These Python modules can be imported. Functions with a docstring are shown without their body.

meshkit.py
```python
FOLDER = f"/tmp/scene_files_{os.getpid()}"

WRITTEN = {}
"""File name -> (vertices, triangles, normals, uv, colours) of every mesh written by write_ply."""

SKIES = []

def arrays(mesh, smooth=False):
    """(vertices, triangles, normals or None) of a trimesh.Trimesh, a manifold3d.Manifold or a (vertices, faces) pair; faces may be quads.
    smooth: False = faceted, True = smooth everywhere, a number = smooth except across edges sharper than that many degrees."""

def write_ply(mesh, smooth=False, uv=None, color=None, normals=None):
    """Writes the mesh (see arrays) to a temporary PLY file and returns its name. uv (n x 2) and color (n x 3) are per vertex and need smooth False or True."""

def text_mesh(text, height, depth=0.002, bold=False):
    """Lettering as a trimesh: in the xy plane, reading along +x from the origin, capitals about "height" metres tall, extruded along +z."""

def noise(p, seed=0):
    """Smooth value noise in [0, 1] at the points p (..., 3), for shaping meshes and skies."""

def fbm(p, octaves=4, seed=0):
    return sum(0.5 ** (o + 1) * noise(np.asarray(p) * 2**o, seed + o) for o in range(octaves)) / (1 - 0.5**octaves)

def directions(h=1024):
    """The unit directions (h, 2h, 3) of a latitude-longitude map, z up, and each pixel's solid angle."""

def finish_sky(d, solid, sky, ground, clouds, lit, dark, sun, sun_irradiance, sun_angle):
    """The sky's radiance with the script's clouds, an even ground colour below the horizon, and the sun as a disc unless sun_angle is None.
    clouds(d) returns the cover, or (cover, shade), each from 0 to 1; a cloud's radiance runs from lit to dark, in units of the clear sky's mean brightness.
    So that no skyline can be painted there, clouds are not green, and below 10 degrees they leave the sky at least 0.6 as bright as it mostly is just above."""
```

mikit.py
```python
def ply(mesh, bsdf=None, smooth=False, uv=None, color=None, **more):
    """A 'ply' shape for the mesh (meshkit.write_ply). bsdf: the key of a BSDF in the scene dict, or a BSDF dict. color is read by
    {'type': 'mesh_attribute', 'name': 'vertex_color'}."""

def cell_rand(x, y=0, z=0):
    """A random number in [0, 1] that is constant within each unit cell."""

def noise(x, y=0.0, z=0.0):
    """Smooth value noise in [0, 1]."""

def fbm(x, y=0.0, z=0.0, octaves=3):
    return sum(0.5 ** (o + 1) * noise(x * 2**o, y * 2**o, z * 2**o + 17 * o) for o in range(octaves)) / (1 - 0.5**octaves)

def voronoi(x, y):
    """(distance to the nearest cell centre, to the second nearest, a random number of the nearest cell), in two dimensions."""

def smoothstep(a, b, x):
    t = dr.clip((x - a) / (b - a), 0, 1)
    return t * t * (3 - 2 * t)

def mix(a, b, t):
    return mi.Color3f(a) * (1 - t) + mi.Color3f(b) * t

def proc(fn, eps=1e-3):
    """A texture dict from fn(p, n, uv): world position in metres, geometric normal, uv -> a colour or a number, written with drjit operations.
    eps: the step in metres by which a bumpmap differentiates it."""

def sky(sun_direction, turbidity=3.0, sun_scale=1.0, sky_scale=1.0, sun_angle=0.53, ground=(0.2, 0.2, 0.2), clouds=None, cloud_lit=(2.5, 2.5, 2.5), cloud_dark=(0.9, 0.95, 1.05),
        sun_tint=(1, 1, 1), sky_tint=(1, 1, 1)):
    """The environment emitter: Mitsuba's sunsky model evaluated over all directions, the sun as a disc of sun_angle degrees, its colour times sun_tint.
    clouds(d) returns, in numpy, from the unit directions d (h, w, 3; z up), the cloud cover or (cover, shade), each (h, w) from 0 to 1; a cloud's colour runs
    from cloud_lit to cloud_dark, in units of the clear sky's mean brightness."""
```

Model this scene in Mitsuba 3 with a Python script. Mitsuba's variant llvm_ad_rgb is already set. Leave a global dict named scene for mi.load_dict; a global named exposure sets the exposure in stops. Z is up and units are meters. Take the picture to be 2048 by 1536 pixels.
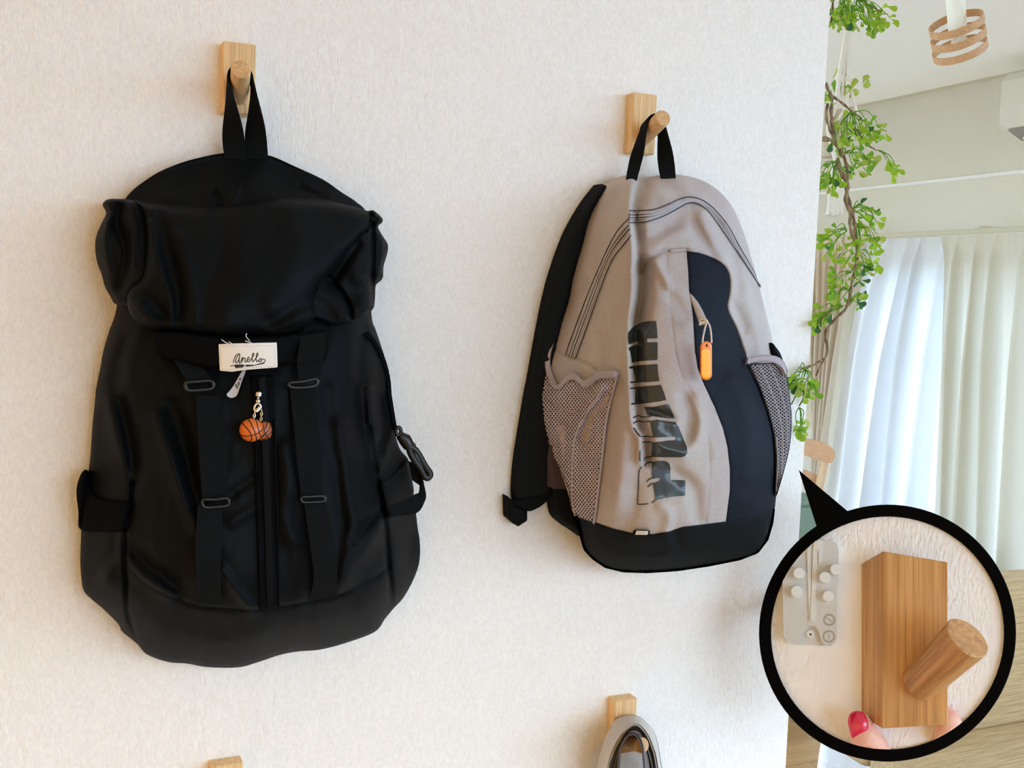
import math, random
import numpy as np, trimesh, mitsuba as mi, drjit as dr, mikit, meshkit, shapely
from shapely.geometry import Polygon, LineString, Point
from scipy.spatial import Delaunay
from scipy.interpolate import RBFInterpolator

scene, labels = {}, {}
rng = np.random.default_rng(7)
random.seed(7)

# ------------------------------------------------------------------ camera, sky, exposure
CAM_H = 1.55
EYE = np.array([0.0, -1.05, CAM_H])
FOCAL = 2068.3                       # pixels, for the 2048-wide frame
YAW, PITCH, ROLL = np.radians([23.445, -5.219, 1.847])
_f = np.array([np.sin(YAW) * np.cos(PITCH), np.cos(YAW) * np.cos(PITCH), np.sin(PITCH)])
_r = np.array([np.cos(YAW), -np.sin(YAW), 0.0])
_u = np.cross(_r, _f)
RIGHT = _r * np.cos(ROLL) + _u * np.sin(ROLL)
UP = -_r * np.sin(ROLL) + _u * np.cos(ROLL)
FWD = _f
T = mi.ScalarTransform4f
scene['camera'] = {'type': 'perspective', 'fov_axis': 'x', 'fov': float(2 * np.degrees(np.arctan(1024 / FOCAL))),
                   'near_clip': 0.05, 'far_clip': 200.0,
                   'to_world': T().look_at(origin=EYE.tolist(), target=(EYE + FWD).tolist(), up=UP.tolist())}
exposure = 4.64
def cloud_cover(d):
    n = meshkit.fbm(d * 2.2, octaves=4, seed=3)
    gap = np.clip((d @ np.array([0.70, 0.70, 0.14]) - 0.55) * 2.8, 0, 1)      # the sky clears towards the window side
    return np.clip((n - 0.36) * 4.0, 0, 1) * (1 - gap), np.clip((meshkit.fbm(d * 3.1, octaves=3, seed=9) - 0.35) * 1.2, 0, 1)
scene['sky'] = mikit.sky((-0.5, -0.6, 0.75), turbidity=3.5, sun_scale=0.0, sky_scale=1.0, ground=(0.35, 0.34, 0.32),
                         clouds=cloud_cover, cloud_lit=(1.87, 2.00, 1.99), cloud_dark=(1.50, 1.60, 1.59), sky_tint=(0.85, 1.0, 1.12))

# ------------------------------------------------------------------ geometry helpers
def rays(px, py):
    px, py = np.asarray(px, float), np.asarray(py, float)
    return FWD + ((px - 1024) / FOCAL)[..., None] * RIGHT - ((py - 768) / FOCAL)[..., None] * UP
def at(px, py, h):
    """The point seen at a photo position that stands h metres in front of the hook wall."""
    d = rays(px, py); t = (-np.asarray(h, float) - EYE[1]) / d[..., 1]
    return EYE + d * t[..., None]
def atx(px, py, X):
    d = rays(px, py); t = (np.asarray(X, float) - EYE[0]) / d[..., 0]
    return EYE + d * t[..., None]
def atz(px, py, Z):
    d = rays(px, py); t = (np.asarray(Z, float) - EYE[2]) / d[..., 2]
    return EYE + d * t[..., None]
def atd(px, py, dist):
    d = rays(px, py)
    return EYE + d * np.asarray(dist, float)[..., None]
def crop(x0, y0, s):
    """Positions measured in an enlarged detail -> photo positions."""
    return lambda *p: np.array([(x0 + a / s, y0 + b / s) for a, b in p], float)
def spline(pts, closed=False, n=8):
    p = np.asarray(pts, float)
    q = np.vstack([p[-1], p, p[0], p[1]]) if closed else np.vstack([2 * p[0] - p[1], p, 2 * p[-1] - p[-2]])
    t = np.linspace(0, 1, n, endpoint=False)[:, None]
    out = []
    for i in range(1, len(q) - 2):
        a, b, c, d = q[i - 1:i + 3]
        out.append(0.5 * (2 * b + (c - a) * t + (2 * a - 5 * b + 4 * c - d) * t ** 2 + (3 * b - a - 3 * c + d) * t ** 3))
    out = np.vstack(out)
    return out if closed else np.vstack([out, p[-1]])
def resample(pts, step, closed=False):
    p = np.asarray(pts, float)
    if closed: p = np.vstack([p, p[0]])
    s = np.r_[0, np.cumsum(np.linalg.norm(np.diff(p, axis=0), axis=1))]
    keep = np.r_[True, np.diff(s) > 1e-12]; p, s = p[keep], s[keep]
    n = max(3, int(round(s[-1] / step)))
    t = np.linspace(0, s[-1], n + 1)
    q = np.stack([np.interp(t, s, p[:, k]) for k in range(p.shape[1])], 1)
    return q[:-1] if closed else q
def seg_dist(P, line, closed=False):
    L = np.asarray(line, float)
    if closed: L = np.vstack([L, L[0]])
    best = np.full(len(P), 1e9)
    for a, b in zip(L[:-1], L[1:]):
        ab = b - a; t = np.clip(((P - a) @ ab) / max(ab @ ab, 1e-12), 0, 1)
        best = np.minimum(best, np.hypot(*(P - a - t[:, None] * ab).T))
    return best
class Field:
    """Distance from the wall, in metres, over photo positions: smooth through control points, plus folds and seams."""
    def __init__(self, ctrl, smoothing=0.0):
        c = np.asarray(ctrl, float)
        self.rbf = RBFInterpolator(c[:, :2] / 100, c[:, 2], kernel='thin_plate_spline', smoothing=smoothing)
        self.folds, self.extra, self.edge = [], [], None
    def fold(self, line, width, amp, smooth=True):
        self.folds.append((resample(spline(line), max(6, width / 2)) if smooth else np.asarray(line, float), width, amp)); return self
    def rim(self, poly, R, base): self.edge = (np.asarray(poly, float), R, base); return self
    def __call__(self, P):
        P = np.asarray(P, float)
        h = self.rbf(P / 100)
        for line, w, a in self.folds:
            lo, hi = line.min(0) - 3 * w, line.max(0) + 3 * w
            m = ((P > lo) & (P < hi)).all(1)
            if m.any(): h[m] += a * np.exp(-(seg_dist(P[m], line) / w) ** 2)
        for fn in self.extra: h = h + fn(P)
        if self.edge is not None:
            poly, R, base = self.edge
            t = np.clip(seg_dist(P, poly, True) / R, 0, 1)
            w = np.sqrt(np.clip(1 - (1 - t) ** 2, 0, 1))
            h = base + (h - base) * w
        return h
def plan(poly, step):
    """Points and triangles that fill a polygon; the first nb points run round its boundary."""
    b = resample(poly, step, True)
    g = Polygon(b)
    if not g.is_valid: g = g.buffer(0)
    x0, y0, x1, y1 = g.bounds
    xs, ys = np.arange(x0, x1 + step, step), np.arange(y0, y1 + step, step * 0.866)
    X, Y = np.meshgrid(xs, ys); X = X + (np.arange(len(ys)) % 2)[:, None] * step / 2
    q = np.stack([X.ravel(), Y.ravel()], 1)
    inner = g.buffer(-0.5 * step)
    q = q[shapely.contains_xy(inner, q[:, 0], q[:, 1])] if not inner.is_empty else q[:0]
    P = np.vstack([b, q])
    tri = Delaunay(P + 1e-4 * np.sin(np.arange(len(P) * 2).reshape(-1, 2))).simplices
    c = P[tri].mean(1)
    tri = tri[shapely.contains_xy(g, c[:, 0], c[:, 1])]
    e1, e2 = P[tri[:, 1]] - P[tri[:, 0]], P[tri[:, 2]] - P[tri[:, 0]]
    cr = e1[:, 0] * e2[:, 1] - e1[:, 1] * e2[:, 0]
    tri = np.where((cr > 0)[:, None], tri[:, ::-1], tri)[np.abs(cr) > 1e-6]
    return P, tri, len(b)
def relief(poly, field, step, off=0.0, R=0.0, drop=0.0, skirt=None, lift=at, cap=True):
    """A filled outline raised to field + off, its rim rounded over R by drop metres; skirt: depth that the side wall runs back to
    (a number, or ('rel', x) for x metres behind the surface)."""
    P, tri, nb = plan(poly, step)
    h = (field(P) if callable(field) else np.full(len(P), float(field))) + off
    if R > 0:
        t = np.clip(seg_dist(P, P[:nb], True) / R, 0, 1)
        h = h - drop * (1 - np.sqrt(np.clip(1 - (1 - t) ** 2, 0, 1)))
    V = lift(P[:, 0], P[:, 1], h)
    parts = [(V, tri)]
    if skirt is not None:
        top = V[:nb]
        if isinstance(skirt, tuple): low = lift(P[:nb, 0], P[:nb, 1], h[:nb] - skirt[1])
        else: low = top.copy(); low[:, 1] = -skirt
        i = np.arange(nb); j = (i + 1) % nb
        f = np.vstack([np.stack([i, j, j + nb], 1), np.stack([i, j + nb, i + nb], 1)])
        parts.append((np.vstack([top, low]), f))
        if cap:
            ct = Delaunay(P[:nb] + 1e-4 * np.sin(np.arange(nb * 2).reshape(-1, 2))).simplices
            g = Polygon(P[:nb]).buffer(0); c = P[ct].mean(1)
            parts.append((low, ct[shapely.contains_xy(g, c[:, 0], c[:, 1])]))
    return join(parts)
def join(parts):
    vs, fs, n = [], [], 0
    for p in parts:
        v, f = (p.vertices, p.faces) if hasattr(p, 'faces') else p
        vs.append(np.asarray(v, float)); fs.append(np.asarray(f, int) + n); n += len(v)
    return (np.vstack(vs), np.vstack(fs))
def tube(pts, r, sides=8, caps=True, closed=False):
    p = np.asarray(pts, float); n = len(p)
    r = np.broadcast_to(np.asarray(r, float), (n,))
    tan = np.gradient(p, axis=0) if not closed else np.roll(p, -1, 0) - np.roll(p, 1, 0)
    tan /= np.linalg.norm(tan, axis=1, keepdims=True) + 1e-12
    nrm = np.zeros_like(p)
    a = np.cross(tan[0], [0.3, 0.5, 0.81]); nrm[0] = a / np.linalg.norm(a)
    for i in range(1, n):
        a = nrm[i - 1] - tan[i] * (nrm[i - 1] @ tan[i]); nrm[i] = a / (np.linalg.norm(a) + 1e-12)
    bi = np.cross(tan, nrm)
    th = np.arange(sides) / sides * 2 * np.pi
    V = p[:, None] + r[:, None, None] * (np.cos(th)[None, :, None] * nrm[:, None] + np.sin(th)[None, :, None] * bi[:, None])
    V = V.reshape(-1, 3)
    i, j = np.meshgrid(np.arange(n if closed else n - 1), np.arange(sides), indexing='ij')
    i, j = i.ravel(), j.ravel(); i2, j2 = (i + 1) % n, (j + 1) % sides
    a, b, c, d = i * sides + j, i * sides + j2, i2 * sides + j2, i2 * sides + j
    F = np.vstack([np.stack([a, b, c], 1), np.stack([a, c, d], 1)])
    if caps and not closed:
        V = np.vstack([V, p[0], p[-1]]); k = np.arange(sides); k2 = (k + 1) % sides
        F = np.vstack([F, np.stack([np.full(sides, len(V) - 2), k2, k], 1), np.stack([np.full(sides, len(V) - 1), (n - 1) * sides + k, (n - 1) * sides + k2], 1)])
    return (V, F)
def ribbon(pts, wvec, width, thick):
    """A band along pts whose width runs along wvec at every point; a closed box section."""
    p = np.asarray(pts, float); n = len(p)
    w = np.asarray(wvec, float); w = w / np.linalg.norm(w, axis=1, keepdims=True)
    tan = np.gradient(p, axis=0); nn = np.cross(tan, w); nn /= np.linalg.norm(nn, axis=1, keepdims=True)
    hw = np.broadcast_to(np.asarray(width, float), (n,))[:, None] / 2
    c = [p + w * hw + nn * thick / 2, p - w * hw + nn * thick / 2, p - w * hw - nn * thick / 2, p + w * hw - nn * thick / 2]
    V = np.stack(c, 1).reshape(-1, 3); F = []
    for i in range(n - 1):
        for k in range(4):
            a, b = i * 4 + k, i * 4 + (k + 1) % 4
            F += [[a, b, b + 4], [a, b + 4, a + 4]]
    e = (n - 1) * 4
    F += [[0, 2, 1], [0, 3, 2], [e, e + 1, e + 2], [e, e + 2, e + 3]]
    return (V, np.array(F))
def loft(A, B, thick, nrm=None):
    """A band between two curves of equally many points, with a thickness."""
    A, B = np.asarray(A, float), np.asarray(B, float); n = len(A)
    k = 4; S = np.stack([A + (B - A) * t for t in np.linspace(0, 1, k + 1)], 1)
    tan = np.gradient((A + B) / 2, axis=0); w = B - A
    nn = np.cross(tan, w); nn /= np.linalg.norm(nn, axis=1, keepdims=True) + 1e-12
    lo = S - nn[:, None] * thick
    V = np.vstack([S.reshape(-1, 3), lo.reshape(-1, 3)]); m = n * (k + 1); F = []
    for i in range(n - 1):
        for j in range(k):
            a = i * (k + 1) + j; b, c, d = a + 1, a + k + 2, a + k + 1
            F += [[a, b, c], [a, c, d], [m + a, m + c, m + b], [m + a, m + d, m + c]]
        for j in (0, k):
            a = i * (k + 1) + j; d = a + k + 1
            F += [[a, d, m + d], [a, m + d, m + a]]
    for i in (0, n - 1):
        for j in range(k):
            a = i * (k + 1) + j
            F += [[a, a + 1, m + a + 1], [a, m + a + 1, m + a]]
    return (V, np.array(F))
def box(x0, x1, y0, y1, z0, z1, ch=0.0):
    """A box, its edges chamfered by ch: the hull of its inset corners."""
    if ch <= 0:
        return trimesh.creation.box(bounds=[[x0, y0, z0], [x1, y1, z1]])
    pts = []
    for sx in (0, 1):
        for sy in (0, 1):
            for sz in (0, 1):
                c = np.array([(x0, x1)[sx], (y0, y1)[sy], (z0, z1)[sz]])
                s = np.array([(1, -1)[sx], (1, -1)[sy], (1, -1)[sz]]) * ch
                for k in range(3):
                    q = c + s; q[k] = c[k]; pts.append(q)
    return trimesh.convex.convex_hull(np.array(pts))
def cyl(a, b, r, sides=24, r2=None, bevel=0.0):
    a, b = np.asarray(a, float), np.asarray(b, float)
    r2 = r if r2 is None else r2
    if bevel:
        d = (b - a) / np.linalg.norm(b - a)
        return tube([a, a + d * bevel, b - d * bevel, b], [r - bevel, r, r2, r2 - bevel], sides)
    return tube([a, b], [r, r2], sides)
def ball(c, r, sub=2, scale=(1, 1, 1)):
    m = trimesh.creation.icosphere(subdivisions=sub, radius=r); m.apply_scale(scale); m.apply_translation(c); return m
def numbered(key):
    if key not in scene: return key
    n = 1
    while f'{key}_{n:03d}' in scene: n += 1
    return f'{key}_{n:03d}'
def add(key, mesh, mat, smooth=False, label=None, cat=None, group=None, kind=None, **more):
    key = numbered(key)
    scene[key] = mikit.ply(mesh, mat, smooth, **more)
    tag(key, label, cat, group, kind)
    return key
def tag(key, label=None, cat=None, group=None, kind=None):
    d = {k: v for k, v in (('label', label), ('category', cat), ('group', group), ('kind', kind)) if v}
    if d: labels[key] = {**labels.get(key, {}), **d}

# ------------------------------------------------------------------ materials
def mat(key, base, rough=0.6, spec=0.5, bump=None, two=True, matt=0.0, **more):
    b = {'type': 'principled', 'base_color': base if isinstance(base, dict) else {'type': 'rgb', 'value': list(base)}, 'roughness': rough, 'specular': spec, **more}
    if matt: b = {'type': 'blendbsdf', 'weight': matt, 'a': b, 'b': {'type': 'diffuse', 'reflectance': {'type': 'rgb', 'value': list(base)}}}
    if bump: b = {'type': 'bumpmap', 'tex': bump[0], 'scale': bump[1], 'bsdf': b}
    scene[key] = {'type': 'twosided', 'bsdf': b} if two else b
    return key
N, FB, SS, MX = mikit.noise, mikit.fbm, mikit.smoothstep, mikit.mix
def wallpaper(p, n, uv):
    warp = N(p.x * 160, p.z * 60) * 1.5
    v = N(p.x * 720 + warp, p.z * 150, p.y * 620) + 0.7 * N(p.x * 1080, p.z * 520, p.y * 900) + 0.6 * N(p.x * 300, p.z * 900, p.y * 300)
    return v
def paper_tint(p, n, uv):
    g = N(p.x * 900 + N(p.x * 160, p.z * 60) * 1.5, p.z * 260, p.y * 620) * .55 + N(p.x * 1300, p.z * 800, p.y * 900) * .45
    return mi.Color3f(0.86, 0.855, 0.83) * (0.91 + 0.17 * g)
mat('wallpaper', mikit.proc(paper_tint), 0.85, 0.2, (mikit.proc(wallpaper, 4e-4), 0.00042))
mat('room_paint', (0.71, 0.67, 0.56), 0.9, 0.2)
mat('ceiling_paint', (0.83, 0.82, 0.77), 0.9, 0.2)
mat('trim_paint', (0.60, 0.56, 0.43), 0.7, 0.3)
mat('floor_base', (0.27, 0.20, 0.14), 0.5, 0.4)
mat('white_trim', (0.84, 0.83, 0.80), 0.5, 0.4)
mat('warm_wall', (0.94, 0.50, 0.16), 0.7, 0.3)
def oak(scale=1.0, along='z', dark=(0.60, 0.37, 0.165), light=(0.80, 0.56, 0.29), axes=None):
    def fn(p, n, uv):
        if axes is not None:
            a, b, c = [p.x * float(v[0]) + p.y * float(v[1]) + p.z * float(v[2]) for v in axes]
        else: a, b, c = {'z': (p.x, p.y, p.z), 'y': (p.x, p.z, p.y), 'x': (p.y, p.z, p.x)}[along]
        s = 1.0 / scale
        g = FB(a * 420 * s, b * 420 * s, c * 7 * s, 3)
        pores = SS(0.62, 0.80, N(a * 1300 * s, b * 1300 * s, c * 22 * s))
        return MX(MX(light, dark, SS(0.25, 0.8, g) * 0.75), (dark[0] * 0.75, dark[1] * 0.7, dark[2] * 0.7), pores * 0.45)
    return mikit.proc(fn)
mat('oak_wood', oak(), 0.5, 0.35)
mat('oak_peg', oak(0.8, axes=((.99, 0, .11), (0.03, .29, .955), (-.11, -.95, .29)), dark=(0.50, 0.30, 0.13), light=(0.70, 0.46, 0.225)), 0.45, 0.4)
def weave(f):
    def fn(p, n, uv):
        return dr.sin(p.x * f) * dr.sin(p.z * f * 1.03) + 0.6 * N(p.x * f * 0.5, p.z * f * 0.5, p.y * f * 0.5)
    return mikit.proc(fn, 3e-4)
mat('black_nylon', (0.0042, 0.0051, 0.0060), 0.42, 0.12, (weave(5200), 0.00010), matt=0.5)
mat('black_nylon_dull', (0.0042, 0.0046, 0.0054), 0.6, 0.06, (weave(5200), 0.0001), matt=0.75)
def webbing(p, n, uv): return dr.sin(p.z * 4200) * 0.8 + N(p.x * 1800, p.z * 1800, p.y * 1800)
mat('black_webbing', (0.0060, 0.0070, 0.0078), 0.6, 0.12, (mikit.proc(webbing, 3e-4), 0.00018), matt=0.6)
mat('black_plastic', (0.009, 0.009, 0.010), 0.28, 0.4)
mat('zip_coil', (0.005, 0.005, 0.006), 0.45, 0.15, matt=0.6)
mat('label_cloth', (0.80, 0.74, 0.66), 0.85, 0.2, (weave(4500), 0.0001))
mat('print_ink', (0.03, 0.025, 0.022), 0.6, 0.3)
mat('white_thread', (0.75, 0.72, 0.68), 0.8, 0.2)
mat('care_tape', (0.50, 0.49, 0.49), 0.5, 0.3)
mat('chrome', (0.75, 0.73, 0.70), 0.2, 0.5, metallic=1.0)
mat('brass', (0.62, 0.50, 0.30), 0.28, 0.5, metallic=1.0)
mat('orange_ball', (0.66, 0.155, 0.030), 0.35, 0.5)
mat('brown_ball', (0.38, 0.10, 0.03), 0.35, 0.5)
mat('seam_black', (0.02, 0.008, 0.006), 0.5, 0.4)
def taupe(p, n, uv):
    m = FB(p.x * 14, p.z * 10, p.y * 14, 3)
    f = N(p.x * 900, p.z * 900, p.y * 900)
    return MX((0.440, 0.402, 0.372), (0.400, 0.345, 0.335), SS(0.3, 0.7, m)) * (0.92 + 0.16 * f)
mat('taupe_cloth', mikit.proc(taupe), 0.8, 0.25, (weave(4200), 0.00012), sheen=0.4)
mat('taupe_zip', (0.38, 0.355, 0.365), 0.7, 0.3, (weave(4200), 0.0001), sheen=0.4)
mat('mauve_mesh', (0.52, 0.46, 0.53), 0.7, 0.3, sheen=0.4)
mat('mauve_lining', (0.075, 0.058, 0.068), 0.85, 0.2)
mat('mauve_binding', (0.36, 0.315, 0.345), 0.75, 0.3, sheen=0.3)
mat('grey_mesh', (0.27, 0.245, 0.26), 0.6, 0.4, sheen=0.4)
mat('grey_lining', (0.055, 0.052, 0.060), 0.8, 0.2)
mat('navy_cloth', (0.0090, 0.0125, 0.0200), 0.62, 0.12, (weave(4000), 0.00012), matt=0.5)
mat('slate_cloth', (0.0090, 0.0110, 0.0125), 0.65, 0.12, (weave(4000), 0.00012), matt=0.6)
mat('print_gloss', (0.022, 0.027, 0.027), 0.28, 0.6)
mat('print_beige', (0.43, 0.36, 0.32), 0.7, 0.3)
mat('seam_dark', (0.07, 0.05, 0.05), 0.8, 0.2)
mat('pale_tape', (0.62, 0.60, 0.55), 0.6, 0.3)
mat('orange_plastic', (0.85, 0.20, 0.01), 0.3, 0.5)
mat('orange_reflector', (1.0, 0.42, 0.0), 0.25, 0.6)

# ------------------------------------------------------------------ the setting
CEIL = CAM_H + 0.9
XW = 3.4                      # the window wall
XE = 0.8642                   # the hook wall's end
XL, YB, YF = -0.42, 3.7, -3.2
add('wall_front', box(XL, XE, 0.0, 0.12, 0, CEIL), 'wallpaper', kind='structure')
add('wall_left', box(XL - 0.1, XL, YF, 0.12, 0, CEIL), 'warm_wall', kind='structure')
add('floor', box(XL - 0.1, XW + 0.1, YF, YB + 0.1, -0.05, 0), 'floor_base', kind='structure')
add('wall_rear', box(XL - 0.1, 0.35, YF - 0.1, YF, 0, CEIL), 'room_paint', kind='structure')
add('ceiling', box(XL - 0.1, XW + 0.1, YF, YB + 0.1, CEIL, CEIL + 0.05), 'ceiling_paint', kind='structure')
add('wall_back', box(XL - 0.1, XW + 0.1, YB, YB + 0.1, 0, CEIL), 'room_paint', kind='structure')
WY0, WY1, WZ0, WZ1 = 0.7, 2.75, 0.05, CAM_H + 0.27
def window_wall():
    o = [box(XW, XW + 0.1, WY1, YB, 0, CEIL), box(XW, XW + 0.1, 0.2, WY0, 0, CEIL), box(XW, XW + 0.1, WY0, WY1, WZ1, CEIL), box(XW, XW + 0.1, WY0, WY1, 0, WZ0)]
    return join(o)
add('wall_right', window_wall(), 'room_paint', kind='structure')
# ------------------------------------------------------------------ the room beyond the wall's end
def floor_wood(tone):
    def fn(p, n, uv):
        g = FB(p.x * 6, p.y * 130, 0.5, 3); w = N(p.x * 2.0, p.y * 9, 3.0)
        return MX(tuple(0.72 * t for t in tone), tone, SS(0.25, 0.75, g * 0.6 + w * 0.4))
    return mikit.proc(fn)
for i, t in enumerate([(0.58, 0.33, 0.135), (0.50, 0.27, 0.10), (0.64, 0.38, 0.165)]):
    mat(f'plank_wood_{i}', floor_wood(t), 0.35, 0.5)
k = 0
for r_ in range(14):
    y0 = 0.55 + r_ * 0.15; off = (r_ * 0.37) % 0.9
    x = 0.9 - off
    while x < XW:
        x0, x1 = max(x, 0.9), min(x + 0.9, XW - 0.002)
        if x1 - x0 > 0.03:
            add('floor__plank', box(x0 + .001, x1 - .001, y0 + .001, y0 + .149, 0.0, 0.006, .0015), f'plank_wood_{(k * 7 + r_) % 3}')
        x += 0.9; k += 1
# mouldings of the window wall
zc = atx(2048, 145, XW)[2]; zp = atx(1880, 363, XW)[2]; zr = atx(1900, 466, XW - .16)[2]
add('trim_1', box(XW - .030, XW, 0.2, YB, zc, CEIL, .004), 'trim_paint', kind='structure')
add('trim_2', box(XW - .018, XW, 0.2, YB, zp - .004, zp + .009, .002), 'white_trim', kind='structure')
# window with frame and two sliding sashes
scene['pane_glass'] = {'type': 'thindielectric', 'int_ior': 1.5}
fr = [box(XW + .02, XW + .08, WY0, WY0 + .05, WZ0, WZ1), box(XW + .02, XW + .08, WY1 - .05, WY1, WZ0, WZ1), box(XW + .02, XW + .08, WY0 + .05, WY1 - .05, WZ1 - .05, WZ1), box(XW + .02, XW + .08, WY0 + .05, WY1 - .05, WZ0, WZ0 + .06)]
add('window_1__frame', join(fr), 'white_trim')
ym = (WY0 + WY1) / 2
for xs, ya, yb in ((XW + .035, WY0 + .05, ym + .03), (XW + .06, ym - .03, WY1 - .05)):
    za, zb = WZ0 + .06, WZ1 - .05
    s = add('window_1__sash', join([box(xs, xs + .02, ya, ya + .055, za, zb), box(xs, xs + .02, yb - .055, yb, za, zb), box(xs, xs + .02, ya + .055, yb - .055, za, za + .07), box(xs, xs + .02, ya + .055, yb - .055, zb - .055, zb)]), 'white_trim')
    xm = xs + .01
    add(s + '__pane', ([(xm, ya + .05, za + .06), (xm, yb - .05, za + .06), (xm, yb - .05, zb - .05), (xm, ya + .05, zb - .05)], [[0, 1, 2, 3]]), 'pane_glass')
tag('window_1', kind='structure')
# curtain rail
add('curtain_rail', join([box(XW - .175, XW - .150, 0.25, 3.05, zr - .010, zr + .012, .004)] + [box(XW - .165, XW, y - .012, y + .012, zr + .008, zr + .022, .002) for y in (0.5, 1.93, 3.0)]), 'trim_paint', label='cream curtain rail across the window wall above the lace curtain', cat='curtain rail')
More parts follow.
